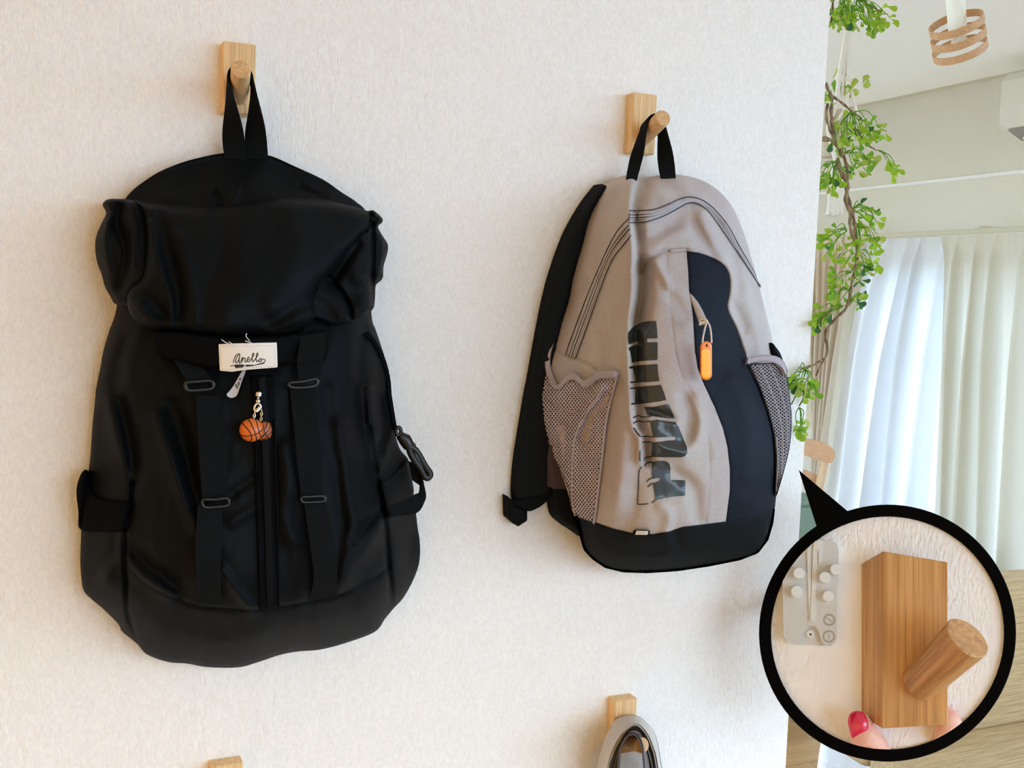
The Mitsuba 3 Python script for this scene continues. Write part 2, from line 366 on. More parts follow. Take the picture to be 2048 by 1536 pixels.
# curtains: pleated cloth hanging from the rail, its folds drifting left on the way down
scene['lace_cloth'] = {'type': 'principledthin', 'base_color': {'type': 'rgb', 'value': [0.80, 0.80, 0.795]}, 'roughness': 0.8, 'spec_trans': 0.0, 'diff_trans': 1.25, 'eta': 1.3}
scene['lined_lace'] = {'type': 'principledthin', 'base_color': {'type': 'rgb', 'value': [0.74, 0.70, 0.59]}, 'roughness': 0.8, 'spec_trans': 0.0, 'diff_trans': 0.95, 'eta': 1.3}
scene['drape_cloth'] = {'type': 'principledthin', 'base_color': {'type': 'rgb', 'value': [0.70, 0.60, 0.46]}, 'roughness': 0.85, 'spec_trans': 0.0, 'diff_trans': 0.45, 'eta': 1.3}
def pleats(top, bottom, X, n, amp, py0, py1, zt, zb, m, key, pinch=0.09, seed=0, bow=0.0):
    """top, bottom: where the two side edges stand, as photo columns at heights py0 and py1."""
    yt = [atx(p, py0, X)[1] for p in top]; yb = [atx(p, py1, X)[1] for p in bottom]
    z0, z1 = atx(np.mean(top), py0, X)[2], atx(np.mean(bottom), py1, X)[2]
    r2 = np.random.default_rng(seed); S_, Z_ = 14 * n, 50
    ph = np.cumsum(np.r_[0, 0.5 + 1.0 * r2.random(n)]); ph = ph / ph[-1] * n
    s = np.linspace(0, 1, S_ + 1); z = np.linspace(zt, zb, Z_ + 1)
    SS_, ZZ = np.meshgrid(s, z)
    t = (z0 - ZZ) / (z0 - z1)
    ya = yt[0] + (yb[0] - yt[0]) * t + bow * np.sin(np.clip(t, 0, 1) * np.pi); yc = yt[1] + (yb[1] - yt[1]) * t
    q = np.interp(SS_, np.arange(n + 1) / n, ph)
    f = (zt - ZZ)
    w = np.sin(2 * np.pi * q) + 0.35 * np.sin(4 * np.pi * q + 1.0)
    sharp = np.maximum(0, np.cos(2 * np.pi * q)) ** 12
    a_ = amp * (0.45 + 0.55 * np.clip(f / 0.5, 0, 1))
    grow = 1 + 0.35 * np.sin(3.1 * q + f * 1.3)
    hd = np.clip(1 - f / pinch, 0, 1)
    x = X + a_ * grow * w * (1 - 0.75 * hd) - 0.020 * sharp * hd
    y = ya + (yc - ya) * SS_ + 0.012 * np.sin(2 * np.pi * q + 1.2)
    V = np.stack([x, y, ZZ], -1).reshape(-1, 3)
    i, j = np.meshgrid(np.arange(Z_), np.arange(S_), indexing='ij'); a = (i * (S_ + 1) + j).ravel()
    F = np.vstack([np.stack([a, a + 1, a + S_ + 2], 1), np.stack([a, a + S_ + 2, a + S_ + 1], 1)])
    return add(key, (V, F), m, True)
c1 = pleats((1742, 1905), (1652, 1852), XW - .16, 4, .045, 480, 1000, zr - .012, 0.03, 'lace_cloth', 'curtain', seed=2, bow=.03)
tag(c1, 'sheer white lace curtain panel with pinch pleats beside the green hanging vine', 'curtain')
c2 = pleats((1893, 2150), (1868, 2130), XW - .21, 5, .045, 470, 1000, zr - .012, 0.03, 'lined_lace', 'curtain', seed=5)
tag(c2, 'sheer cream curtain panel with pinch pleats at the right edge above the sofa', 'curtain')
c3 = pleats((1612, 1712), (1626, 1658), XW - .27, 6, .024, 480, 850, zr - .012, 0.35, 'drape_cloth', 'curtain', seed=8)
tag(c3, 'beige drape gathered to the left of the lace curtain, behind the vine', 'curtain')
# hanging scroll on the wall left of the drape
sc0, sc1 = atx(1597, 691, XW - .02), atx(1640, 703, XW - .02)
add('wall_scroll__rod', box(XW - .03, XW - .008, sc1[1], sc0[1], sc1[2] - .005, sc0[2], .003), 'dark_wood' if 'dark_wood' in scene else mat('dark_wood', (0.085, 0.045, 0.032), 0.5, 0.4), label='dark brown rod')
def map_fn(p, n, uv):
    v = FB(p.y * 22, p.z * 22, 1.0, 4); line = SS(0.02, 0.0, dr.abs(v - 0.52))
    return MX((0.66, 0.58, 0.42), (0.52, 0.43, 0.30), line)
mat('scroll_paper', mikit.proc(map_fn), 0.8, 0.2)
sb = atx(1610, 850, XW - .02)
add('wall_scroll__sheet', box(XW - .022, XW - .018, sc1[1] + .02, sc0[1] - .02, sb[2], sc1[2]), 'scroll_paper')
tag('wall_scroll', 'beige paper scroll on a dark brown rod hanging beside the beige drape', 'scroll')
# sofa under the window
def sofa_cloth(p, n, uv):
    g = FB(p.y * 260 + N(p.x * 7, 1, p.z * 30) * 2, p.x * 12, p.z * 280, 3); h_ = N(p.x * 700, p.y * 700, p.z * 700)
    return MX((0.45, 0.335, 0.185), (0.31, 0.215, 0.11), SS(0.3, 0.72, g * 0.75 + h_ * 0.25))
def sofa_bump(p, n, uv): return N(p.x * 120, p.y * 500, p.z * 500) + N(p.x * 900, p.y * 900, p.z * 900)
mat('sofa_fabric', mikit.proc(sofa_cloth), 0.9, 0.2, (mikit.proc(sofa_bump, 6e-4), 0.0006), sheen=0.4)
zt_, zj = at(2048, 1153, -1.22)[2], at(2000, 1448, -1.14)[2]
def soft_box(c, half, tilt, r, key, seed):
    m = trimesh.creation.box(extents=np.array(half) * 2)
    for _ in range(5): m = m.subdivide()
    v = np.array(m.vertices); hx = np.array(half)
    q = np.clip(v, -hx + r, hx - r); d = v - q; L = np.linalg.norm(d, axis=1, keepdims=True)
    v = q + np.where(L > 0, d / np.maximum(L, 1e-9) * r, 0)
    bulge = np.cos(np.clip(v / hx, -1, 1) * np.pi / 2)
    v[:, 2] += np.sign(v[:, 2]) * .012 * bulge[:, 0] * bulge[:, 1]; v[:, 1] += np.sign(v[:, 1]) * .012 * bulge[:, 0] * bulge[:, 2]
    v += 0.006 * (meshkit.fbm(v * 9 + seed, 3, seed) - 0.5)[:, None]
    Rm = trimesh.transformations.rotation_matrix(tilt, [0, 1, 0])[:3, :3]
    return add(key, (v @ Rm.T + c, m.faces), 'sofa_fabric', True)
SX = 2.10
for i, (x_, w_) in enumerate(((SX + .40, .40), (SX + 1.03, .23))):
    soft_box((x_, 1.235, (zt_ + zj - .08) / 2), (w_, .085, (zt_ - zj + .08) / 2), 0.0, .045, 'sofa__back_cushion', 3 + i)
    soft_box((x_, .80, zj - .085), (w_, .36, .085), 0.0, .04, 'sofa__seat_cushion', 5 + i)
add('sofa__base', box(SX + .01, SX + 1.25, .46, 1.31, .07, zj - .165, .01), 'sofa_fabric')
for x in (SX + .06, SX + 1.20):
    for y in (.52, 1.26): add('sofa__leg', cyl((x, y, .0065), (x, y, .075), .016, 14, .020), 'dark_wood')
tag('sofa', 'low sofa in streaky olive beige fabric under the curtain at lower right', 'sofa')
# rug on the floor by the sofa
mat('rug_pile', (0.86, 0.86, 0.87), 0.95, 0.1, (mikit.proc(lambda p, n, uv: FB(p.x * 240, p.y * 240, 0, 2), 1e-3), 0.003))
def rug():
    q = np.array([atz(px, py, .02)[:2] for px, py in ((1650, 1450), (1640, 1490), (1634, 1536), (1650, 1600), (1740, 1612), (1800, 1530), (1800, 1450))])
    P, tri, nb = plan(q, .018); n = len(P); t = np.clip(seg_dist(P, P[:nb], True) / .03, 0, 1)
    z = .012 + .020 * np.sqrt(1 - (1 - t) ** 2) + .006 * (meshkit.noise(np.c_[P * 60, 0 * P[:, 0]], 3) - .5) * t
    i = np.arange(nb); j = (i + 1) % nb
    tri = tri[:, ::-1]
    return (np.vstack([np.c_[P, z], np.c_[P[:nb], np.full(nb, .0065)]]), np.vstack([tri, np.stack([i, i + n, j + n], 1), np.stack([i, j + n, j], 1)]))
add('rug', rug(), 'rug_pile', True, label='white fluffy rug on the wooden floor beside the sofa', cat='rug')
# wooden chair by the window
mat('beech_wood', oak(1.3, 'x', (0.48, 0.25, 0.12), (0.60, 0.34, 0.18)), 0.45, 0.4)
mat('beech_pale', oak(1.3, 'z', (0.58, 0.36, 0.19), (0.70, 0.47, 0.27)), 0.45, 0.4)
DC = 4.2
top_rail = crop(1560, 640, 3.49)((20, 815), (160, 830), (250, 842), (330, 868), (375, 905), (385, 950), (372, 985), (345, 1000), (300, 992), (240, 970), (160, 945), (20, 925))
chair_dir = FWD * np.array([1, 1, 0]); chair_dir /= np.linalg.norm(chair_dir); chair_side = np.array([chair_dir[1], -chair_dir[0], 0])
def lift_d(px, py, h): return atd(px, py, h)
def slab(poly, d, th, key, m, curve=0.0):
    P, tri, nb = plan(resample(spline(poly, True, 4), 4, True), 4)
    dd = d + curve * ((P[:, 0] - 1600) / 60) ** 2
    V = atd(P[:, 0], P[:, 1], dd); Vb = V + chair_dir * th; n = len(V); i = np.arange(nb); j = (i + 1) % nb
    return add(key, (np.vstack([V, Vb]), np.vstack([tri, tri[:, ::-1] + n, np.stack([i, j, j + n], 1), np.stack([i, j + n, i + n], 1)])), m, 30)
slab(top_rail, DC, .022, 'chair__top_rail', 'beech_wood', -.02)
post = crop(1560, 640, 3.49)((355, 985), (300, 985), (285, 1060), (262, 1190), (225, 1420), (285, 1420), (318, 1200), (345, 1060))
pa, pb = atd(1651, 915, DC + .012), atd(1633, 1000, DC + .012)
dirp = (pb - pa) / np.linalg.norm(pb - pa)
foot = pa + dirp * (pa[2] - .006) / -dirp[2]
add('chair__post', tube([pa, pa + (foot - pa) * .45, foot], [.017, .018, .012], 14), 'beech_pale', 40)
lw = .42
add('chair__post', tube([q - chair_side * lw for q in (pa, pa + (foot - pa) * .45, foot)], [.017, .018, .012], 14), 'beech_pale', 40)
seat_c = pa + (foot - pa) * .47
lr = crop(1560, 640, 3.49)((20, 1050), (160, 1045), (230, 1070), (285, 1105), (298, 1150), (285, 1180), (240, 1165), (160, 1140), (20, 1140))
slab(lr, DC + .05, .018, 'chair__arm_rail', 'beech_wood', -.02)
seat = [seat_c + chair_side * .01, seat_c - chair_side * (lw + .01), seat_c - chair_side * (lw + .02) + chair_dir * .36, seat_c + chair_side * .02 + chair_dir * .36]
add('chair__seat', trimesh.convex.convex_hull(np.vstack([np.array(seat) + [0, 0, .0], np.array(seat) - [0, 0, .03]])), 'beech_wood')
for sx in (0.0, -lw):
    p0 = seat_c + chair_side * sx + chair_dir * .32; add('chair__leg', tube([p0, [p0[0] - .02 * chair_dir[0], p0[1], .006]], [.018, .012], 14), 'beech_pale', 40)
tag('chair', 'pale wooden chair with a curved back rail beside the curtain, half behind the wall edge', 'chair')
# green bin in front of the chair
ga = atd(1652, 1008, 3.85)
mat('green_plastic', (0.155, 0.215, 0.165), 0.6, 0.3); mat('dark_bin', (0.06, 0.06, 0.065), 0.6, 0.3)
add('storage_bin__box', box(ga[0] - .34, ga[0], ga[1] - .01, ga[1] + .30, .25, ga[2], .008), 'green_plastic')
add('storage_bin__lid', box(ga[0] - .345, ga[0] + .006, ga[1] - .016, ga[1] + .306, ga[2], ga[2] + .018, .006), 'green_plastic')
add('storage_bin__base', box(ga[0] - .33, ga[0] - .01, ga[1], ga[1] + .29, .006, .25, .006), 'dark_bin')
tag('storage_bin', 'muted green storage bin standing in front of the wooden chair', 'bin')
# air conditioner high on the window wall
mat('appliance_white', (0.72, 0.69, 0.59), 0.4, 0.45); mat('slot_grey', (0.30, 0.29, 0.24), 0.6, 0.3)
al = atx(2006, 215, XW - .20); ztop, zbot = atx(2008, 163, XW - .1)[2], atx(2006, 258, XW - .2)[2]
y1 = al[1]; y0 = y1 - .80
prof = [(XW, ztop), (XW - .19, ztop), (XW - .215, ztop - .03), (XW - .215, zbot + .03), (XW - .20, zbot), (XW - .12, zbot - .035), (XW, zbot - .02)]
def extrude_y(prof, y0, y1):
    g = trimesh.creation.extrude_polygon(Polygon(prof), y1 - y0, engine='earcut'); v = np.array(g.vertices)
    return (np.c_[v[:, 0], y0 + v[:, 2], v[:, 1]], g.faces)
add('air_conditioner__body', extrude_y(prof, y0, y1), 'appliance_white', 30)
add('air_conditioner__outlet', extrude_y([(XW - .196, zbot - .003), (XW - .125, zbot - .034), (XW - .128, zbot - .040), (XW - .199, zbot - .009)], y0 + .05, y1 - .03), 'slot_grey')
add('air_conditioner__flap', extrude_y([(XW - .17, zbot - .040), (XW - .10, zbot - .066), (XW - .095, zbot - .060), (XW - .168, zbot - .033)], y0 + .04, y1 - .07), 'appliance_white')
tag('air_conditioner', 'white wall air conditioner at the right edge under the ceiling', 'air conditioner')
# hanging spot lamp with three bent wood rings
L5 = crop(1560, 0, 3.135)
mat('lamp_white', (0.84, 0.84, 0.72), 0.45, 0.4); mat('ring_wood', oak(1.0, 'x', (0.46, 0.25, 0.11), (0.60, 0.35, 0.17)), 0.45, 0.4)
DL = 2.15
m_ax = math.cos(math.radians(16)) * RIGHT + math.sin(math.radians(16)) * UP
LV = rays(*L5((1118, 234))[0]); LV = LV / np.linalg.norm(LV); LU = UP - LV * (UP @ LV); LU /= np.linalg.norm(LU)
dn = math.cos(math.radians(14)) * (math.sin(math.radians(13)) * RIGHT - math.cos(math.radians(13)) * LU) + math.sin(math.radians(14)) * LV
m_ax -= dn * (m_ax @ dn); m_ax /= np.linalg.norm(m_ax); q_ax = np.cross(dn, m_ax)
ctr = [atd(*L5(c)[0], DL + .004 * i) for i, c in enumerate(((1106, 153), (1118, 234), (1128, 312)))]
t0 = atd(*L5((1080, -260))[0], DL - .01); t1 = ctr[1]
add('ceiling_lamp__tube', cyl([t0[0], t0[1], CEIL - .005], t0, .016, 24), 'lamp_white', 40) if t0[2] < CEIL - .02 else None
add('ceiling_lamp__tube', cyl(t0, t0 + (t1 - t0) * .98, .0185, 32, bevel=.002), 'lamp_white', 40)
add('ceiling_lamp__bulb', join([ball(t1 + dn * .012, .017, 3)]), 'lamp_white', True)
for c in ctr:
    th = np.linspace(0, 2 * np.pi, 64, endpoint=False); R0, hw = .0515, .0075; prof_ = [(R0, -hw), (R0 + .0022, -hw), (R0 + .0022, hw), (R0, hw)]
    V = np.array([c + r_ * (math.cos(t) * m_ax + math.sin(t) * q_ax) + dn * z_ for t in th for r_, z_ in prof_]); F = []
    for i in range(64):
        for k_ in range(4): a, b = i * 4 + k_, i * 4 + (k_ + 1) % 4; a2, b2 = (a + 4) % 256, (b + 4) % 256; F += [[a, b, b2], [a, b2, a2]]
    r_k = add('ceiling_lamp__ring', (V, np.array(F)), 'ring_wood', 40)
    s = -LV - dn * (-LV @ dn); s /= np.linalg.norm(s)
    add(r_k + '__screw', cyl(c + s * .0525, c + s * .0552, .0026, 12), 'dark_wood', 40)
tag('ceiling_lamp', 'ceiling spot lamp with a white tube and three bent wood rings', 'lamp')
# macrame hanger with a small potted plant
mat('cotton_cord', (0.74, 0.67, 0.55), 0.9, 0.1, (mikit.proc(lambda p, n, uv: dr.sin(p.z * 1800 + p.x * 900), 5e-4), 0.0004))
mat('pot_white', (0.42, 0.34, 0.22), 0.5, 0.4); mat('moss_leaf', (0.34, 0.33, 0.06), 0.7, 0.2)
DM = 1.75
def cord(pts, r): s = resample(spline(L5(*pts), n=8), 5); return tube(atd(s[:, 0], s[:, 1], DM), r, 8)
for pts, r in ((((425, -80), (422, 160), (405, 270), (385, 400), (372, 480), (358, 600), (330, 720)), .0042), (((428, -80), (428, 160), (412, 300), (400, 450), (390, 560), (400, 680), (340, 780)), .0030),
               (((432, -80), (432, 180), (428, 300), (425, 480), (418, 600), (420, 720)), .0042), (((434, -80), (436, 200), (432, 320), (430, 500), (455, 600), (485, 720)), .0030)):
    add('macrame_hanger__cord', cord(pts, r), 'cotton_cord', True)
for c in ((374, 490), (427, 495)): add('macrame_hanger__knot', ball(atd(*L5(c)[0], DM), .0075, 2, (1, 1, 1)), 'cotton_cord', True)
for i in range(16):
    x = 305 + i * 5.2; j = rng.uniform(-8, 8, 4)
    add('macrame_hanger__fringe', cord(((345 + i * .8, 1020), (x + 14 + j[0], 1120), (x + j[1], 1240), (x - 4 + j[2], 1340 + j[3] * 2)), .0036), 'cotton_cord', True)
for pts in (((330, 720), (300, 800), (320, 900), (350, 1020)), ((420, 720), (440, 830), (400, 930), (352, 1020)), ((340, 780), (335, 850), (340, 950), (350, 1020))): add('macrame_hanger__cord', cord(pts, .0032), 'cotton_cord', True)
tag('macrame_hanger', 'cream macrame plant hanger behind the green vine near the ceiling', 'plant hanger')
pc = atd(*L5((345, 820))[0], DM + .03)
th = np.linspace(0, np.pi * 2, 32, endpoint=False)
pr = np.array([(.0, -.045), (.020, -.045), (.028, -.01), (.030, .03), (.027, .03), (.024, .0), (.0, .0)])
pot = trimesh.creation.revolve(pr, sections=32); pot.apply_translation(pc)
add('potted_plant__pot', pot, 'pot_white', 40)
def leaf_mesh():
    out = [(0, 0)]; ts = [.14, .34, .55, .74, .90, 1.0]
    w = [.05, .10, .20, .29, .25, .08]; L = []
    V = [(0, 0, 0)]
    for t, ww in zip(ts, w):
        V += [(-ww, t, .10 * ww + .16 * t * t), (0, t, -.06 + .16 * t * t), (ww, t, .10 * ww + .16 * t * t)]
    F = [(0, 1, 2), (0, 2, 3)]
    for i in range(len(ts) - 1):
        a = 1 + 3 * i; b = a + 3
        F += [(a, b, b + 1), (a, b + 1, a + 1), (a + 1, b + 1, b + 2), (a + 1, b + 2, a + 2)]
    return (np.array(V, float), np.array(F))
LEAF = leaf_mesh(); LEAF_PLY = {}
for key, c, dt in (('leaf_bright', (0.36, 0.56, 0.055), 0.9), ('leaf_green', (0.21, 0.42, 0.05), 0.8), ('leaf_dark', (0.07, 0.17, 0.07), 0.5), ('leaf_pale', (0.46, 0.55, 0.12), 0.9)):
    scene[key] = {'type': 'principledthin', 'base_color': {'type': 'rgb', 'value': list(c)}, 'roughness': 0.45, 'spec_trans': 0.0, 'diff_trans': dt, 'eta': 1.4}
    LEAF_PLY[key] = mikit.ply(LEAF, key, True)
def frame_to(pos, d, up, size, wide=1.0):
    d = d / np.linalg.norm(d); s = np.cross(d, up); s /= np.linalg.norm(s) + 1e-9; n = np.cross(s, d)
    M = np.eye(4); M[:3, 0], M[:3, 1], M[:3, 2], M[:3, 3] = s * size * wide, d * size, n * size, pos
    return T(M.tolist())
def leaf(key, pos, d, up, size, m):
    k = numbered(key); scene[k] = {**LEAF_PLY[m], 'to_world': frame_to(pos, d, up, size)}
for i in range(26):
    c = pc + np.array([rng.normal(0, .02), rng.normal(0, .02), .045 + rng.uniform(0, .05)])
    leaf('potted_plant__leaf', c, rng.normal(0, 1, 3) + [0, 0, .6], -FWD + rng.normal(0, .5, 3), .022, 'leaf_pale' if i % 3 else 'leaf_green')
tag('potted_plant', 'small potted plant sitting in the macrame hanger behind the vine', 'plant')
# the long artificial vine on the wall's end
mat('vine_bark', mikit.proc(lambda p, n, uv: MX((0.34, 0.25, 0.15), (0.15, 0.10, 0.06), SS(0.3, 0.7, FB(p.x * 250, p.y * 250, p.z * 90, 3)))), 0.85, 0.2, (mikit.proc(lambda p, n, uv: FB(p.x * 500, p.y * 500, p.z * 180, 3), 5e-4), 0.001))
L6 = crop(1560, 450, 2.6475)
def vh(py): return np.interp(py, [-100, 100, 450, 620, 720, 870], [-.075, -.06, -.030, -.006, .012, .030])
def vpt(p, o=0.0): p = np.atleast_2d(p); return at(p[:, 0], p[:, 1], vh(p[:, 1]) + o)
V_ = 'hanging_vine'
def stem(pts, r0, r1, wob=.0010, key=V_ + '__stem'):
    s = resample(spline(pts, n=8), 5); q = vpt(s); q = q + wob * (meshkit.fbm(np.c_[s / 9, np.zeros(len(s))], 2, 4)[:, None] - .5) * 2
    add(key, tube(q, np.linspace(r0, r1, len(q)) * (1 + .25 * np.sin(np.arange(len(q)) * 1.3)), 8), 'vine_bark', True)
stem(np.vstack([L5((262, 872), (310, 876), (350, 900), (385, 965), (362, 1000), (385, 1085), (422, 1155), (412, 1260), (440, 1335), (442, 1425), (468, 1510)), L6((378, 20), (402, 95), (408, 180), (384, 290), (355, 430), (300, 492), (250, 550), (240, 600), (252, 650), (240, 702), (172, 742), (110, 765))]), .0030, .0014)
stem(L5((350, 880), (400, 980), (425, 1090), (418, 1200), (455, 1330), (470, 1420), (478, 1536)), .0024, .0020)
stem(L5((285, 520), (305, 570), (325, 615), (322, 700), (330, 800), (345, 890)), .0020, .0028)
stem(L5((325, 600), (380, 640), (440, 690), (510, 742)), .0017, .0013)
stem(L5((300, 650), (290, 720), (310, 800), (370, 930)), .0018, .0020)
stem(L5((455, 800), (505, 850), (550, 910), (605, 945)), .0013, .0008)
stem(L6((240, 702), (215, 745), (192, 795)), .0016, .0012); stem(L6((120, 820), (95, 880), (60, 950)), .0012, .0008)
stem(L6((125, 870), (122, 920), (100, 960)), .0010, .0007); stem(L6((190, 530), (290, 440), (345, 430)), .0010, .0012)
stem(L5((430, -120), (480, -40), (540, 20), (640, 75)), .0014, .0008); stem(L5((300, -100), (330, -20), (330, 40), (320, 140)), .0022, .0014)
clusters = [  # centre in the photo, spread, number, origin of its twigs, mix of dark leaves
    (1690, 22, 26, 22, 30, (1690, -20), .1), (1735, 28, 30, 18, 28, (1715, 0), .15), (1750, 52, 14, 10, 8, (1735, 10), .15), (1690, 42, 20, 8, 12, (1690, 10), .1),
    (1692, 262, 22, 22, 20, (1697, 228), .1), (1728, 258, 22, 16, 18, (1700, 226), .25), (1748, 262, 8, 6, 4, (1715, 238), .2), (1655, 348, 18, 20, 20, (1668, 325), .1), (1665, 365, 14, 10, 8, (1668, 330), .1),
    (1705, 332, 18, 16, 12, (1690, 305), .05), (1732, 318, 9, 9, 7, (1702, 305), .1), (1783, 330, 14, 12, 8, (1755, 300), .0), (1660, 205, 5, 4, 2, (1662, 200), 0),
    (1728, 428, 16, 16, 14, (1706, 417), .2), (1752, 440, 7, 6, 3, (1722, 420), .1), (1722, 476, 20, 16, 15, (1712, 450), .15), (1748, 484, 12, 8, 5, (1722, 455), .3), (1658, 470, 14, 12, 9, (1692, 458), .05), (1668, 492, 12, 10, 7, (1694, 462), .05),
    (1728, 526, 14, 14, 12, (1712, 500), .25), (1748, 522, 8, 6, 4, (1725, 500), .6), (1690, 520, 12, 12, 6, (1708, 508), .1), (1680, 560, 16, 14, 10, (1702, 545), .05), (1673, 592, 14, 16, 13, (1698, 580), .05), (1718, 562, 8, 6, 3, (1705, 560), .9),
    (1716, 600, 14, 10, 9, (1698, 612), .35), (1648, 632, 18, 12, 16, (1685, 615), .1), (1640, 648, 10, 8, 6, (1660, 630), .1),
    (1590, 765, 14, 16, 16, (1612, 742), .35), (1612, 768, 13, 16, 14, (1612, 740), .05), (1600, 852, 12, 12, 11, (1598, 815), .1)]
nleaf = 0
for cx, cy, sx, sy, n, (ox, oy), dk in clusters:
    tw = []; o = vpt((ox, oy))[0]
    for i in range(n):
        px, py = cx + rng.normal(0, sx * .62), cy + rng.normal(0, sy * .62)
        pos = vpt((px, py), rng.uniform(-.012, .016))[0]
        d = (pos - o); d = d / (np.linalg.norm(d) + 1e-6) + rng.normal(0, .55, 3) + np.array([0, 0, -.25])
        m = 'leaf_dark' if rng.random() < dk else rng.choice(['leaf_bright', 'leaf_green', 'leaf_pale'], p=[.55, .2, .25])
        size = rng.uniform(.0105, .0165)
        leaf(V_ + '__leaf', pos, d, -FWD + np.array([0, 0, .3]) + rng.normal(0, .5, 3), size, m); nleaf += 1
        if i % 2 == 0:
            mid = (o + pos) / 2 + np.array([0, 0, .006]) + rng.normal(0, .002, 3)
            s = spline(np.array([o, mid, pos]), n=4); tw.append(tube(s, np.linspace(.0007, .0004, len(s)), 5, False))
    small = []
    for i in range(n):
        px, py = cx + rng.normal(0, sx * .6), cy + rng.normal(0, sy * .6); pos = vpt((px, py), rng.uniform(-.03, .004))[0]
        d = pos - o; d = d / (np.linalg.norm(d) + 1e-6) + rng.normal(0, .6, 3); M = np.array(frame_to(pos, d, -FWD + rng.normal(0, .6, 3), rng.uniform(.008, .013)).matrix)
        small.append((LEAF[0] @ M[:3, :3].T + M[:3, 3], LEAF[1]))
    add(V_ + '__small_foliage', join(small), 'leaf_green' if rng.random() < .5 else 'leaf_bright', True, kind='stuff')
    add(V_ + '__twig', join(tw), 'leaf_green', True, kind='stuff')
tag(V_, 'trailing artificial green vine with woody stem hanging at the end of the wall', 'vine')
# ------------------------------------------------------------------ wooden peg hooks on the wall
HW, HH, HT = 0.0312, 0.0667, 0.0165
def coat_hook(x, z, label, group=None, tip=(-0.006, 0.052, 0.0160), drop=0.0500, r=0.0089):
    """x, z: the upper left corner of the plate (z above camera height)."""
    k = numbered_thing('coat_hook'); z = z + CAM_H
    add(k + '__plate', box(x, x + HW, -HT, -0.0002, z - HH, z, 0.0012), 'oak_wood')
    a = np.array([x + HW / 2, -HT + 0.002, z - drop]); b = a + np.array([tip[0], -tip[1], tip[2]])
    add(k + '__peg', cyl(a, b, r, 40, bevel=0.0008), 'oak_peg', 35)
    tag(k, label, 'hook', group)
    return a, b
def numbered_thing(key):
    used = {s.split('__')[0] for s in scene} | set(labels)
    if key not in used: return key
    n = 1
    while f'{key}_{n:03d}' in used: n += 1
    return f'{key}_{n:03d}'
HG = 'oak peg hooks on the wallpapered wall'
peg_black = coat_hook(0.1385, 0.2257, 'oak peg hook on the wall holding the black backpack by its top loop', HG)
peg_grey = coat_hook(0.5845, 0.2240, 'oak peg hook on the wall holding the taupe and navy backpack', HG)
peg_tote = coat_hook(0.5935, -0.4808, 'oak peg hook on the wall with grey tote bag handles looped over it', HG)
coat_hook(0.1323, -0.4879, 'oak peg hook with only its top edge in view, below the black backpack', HG)

# ------------------------------------------------------------------ black backpack
A1, A2, A3, A4 = crop(150, 270, 2.9257), crop(150, 780, 2.6486), crop(420, 640, 5.908), crop(700, 820, 5.906)
B = 'backpack'
body_line = np.vstack([
    A1((300, 365), (450, 240), (600, 170), (740, 130), (880, 105), (1000, 112), (1130, 118), (1300, 190), (1450, 260), (1560, 335), (1650, 395), (1710, 470), (1725, 700), (1735, 1050), (1760, 1140), (1790, 1230), (1820, 1330), (1840, 1450)),
    A4((520, 60), (540, 180), (545, 330), (600, 480), (690, 590), (735, 830), (750, 1000), (780, 1220), (800, 1400)),
    A2((1825, 790), (1828, 860), (1820, 930), (1790, 1010), (1740, 1100), (1690, 1155), (1640, 1215), (1590, 1280), (1450, 1335), (1300, 1375), (1180, 1385), (1080, 1405), (960, 1445), (860, 1470), (700, 1468), (600, 1450), (490, 1440), (380, 1400), (330, 1345), (250, 1280), (230, 1240), (150, 1160), (90, 1110), (45, 1060), (30, 960), (30, 880), (33, 800), (40, 640), (60, 520), (82, 390), (88, 300), (95, 200), (105, 100), (115, 0)),
    A1((150, 1380), (170, 1270), (205, 1150), (245, 1030), (270, 800), (290, 500))])
body_line = resample(spline(body_line, True, 5), 5, True)
FB_ = Field([(490, 315, .022), (350, 350, .024), (650, 372, .024), (490, 370, .045), (330, 420, .05), (670, 420, .05), (470, 520, .075), (270, 600, .062), (720, 600, .066),
             (490, 700, .110), (300, 730, .092), (690, 720, .098), (215, 760, .055), (760, 760, .06), (500, 900, .132), (320, 900, .112), (680, 900, .118), (215, 950, .06), (745, 930, .085), (785, 930, .05),
             (520, 1060, .142), (330, 1060, .125), (690, 1060, .128), (190, 1080, .058), (800, 1090, .06), (260, 1080, .098), (760, 1060, .105), (510, 1190, .140), (330, 1190, .118), (690, 1190, .122), (260, 1220, .085), (770, 1200, .088),
             (480, 1310, .085), (320, 1290, .068), (680, 1270, .075)], 1e-4)
FB_.rim(body_line, 62, 0.022)
f = lambda line, w, a: FB_.fold(line, w, a * 1.35)
f(A2((175, 60), (210, 200), (290, 480)), 14, .006); f(A2((250, 60), (300, 300), (310, 480)), 16, -.007)
f(A2((430, 150), (500, 350), (590, 600), (640, 740)), 15, .007); f(A2((520, 80), (580, 300), (640, 600)), 20, -.008)
f(A2((280, 900), (370, 990), (500, 1080)), 13, .006); f(A2((290, 820), (400, 930), (560, 1060)), 16, -.004)
f(A2((780, 950), (850, 1060), (930, 1150)), 10, .005); f(A2((830, 700), (930, 640), (990, 600)), 12, .003); f(A2((820, 560), (900, 500), (950, 460)), 11, -.003)
f(A2((1110, 300), (1130, 500), (1110, 640), (1150, 800)), 15, .005); f(A2((1400, 200), (1440, 500), (1470, 800), (1430, 1000)), 20, .008)
f(A2((1330, 0), (1370, 250), (1400, 500), (1430, 700)), 16, -.004); f(A2((1560, 0), (1570, 250), (1600, 450)), 9, .006); f(A2((1500, 0), (1530, 200), (1560, 420)), 14, -.005)
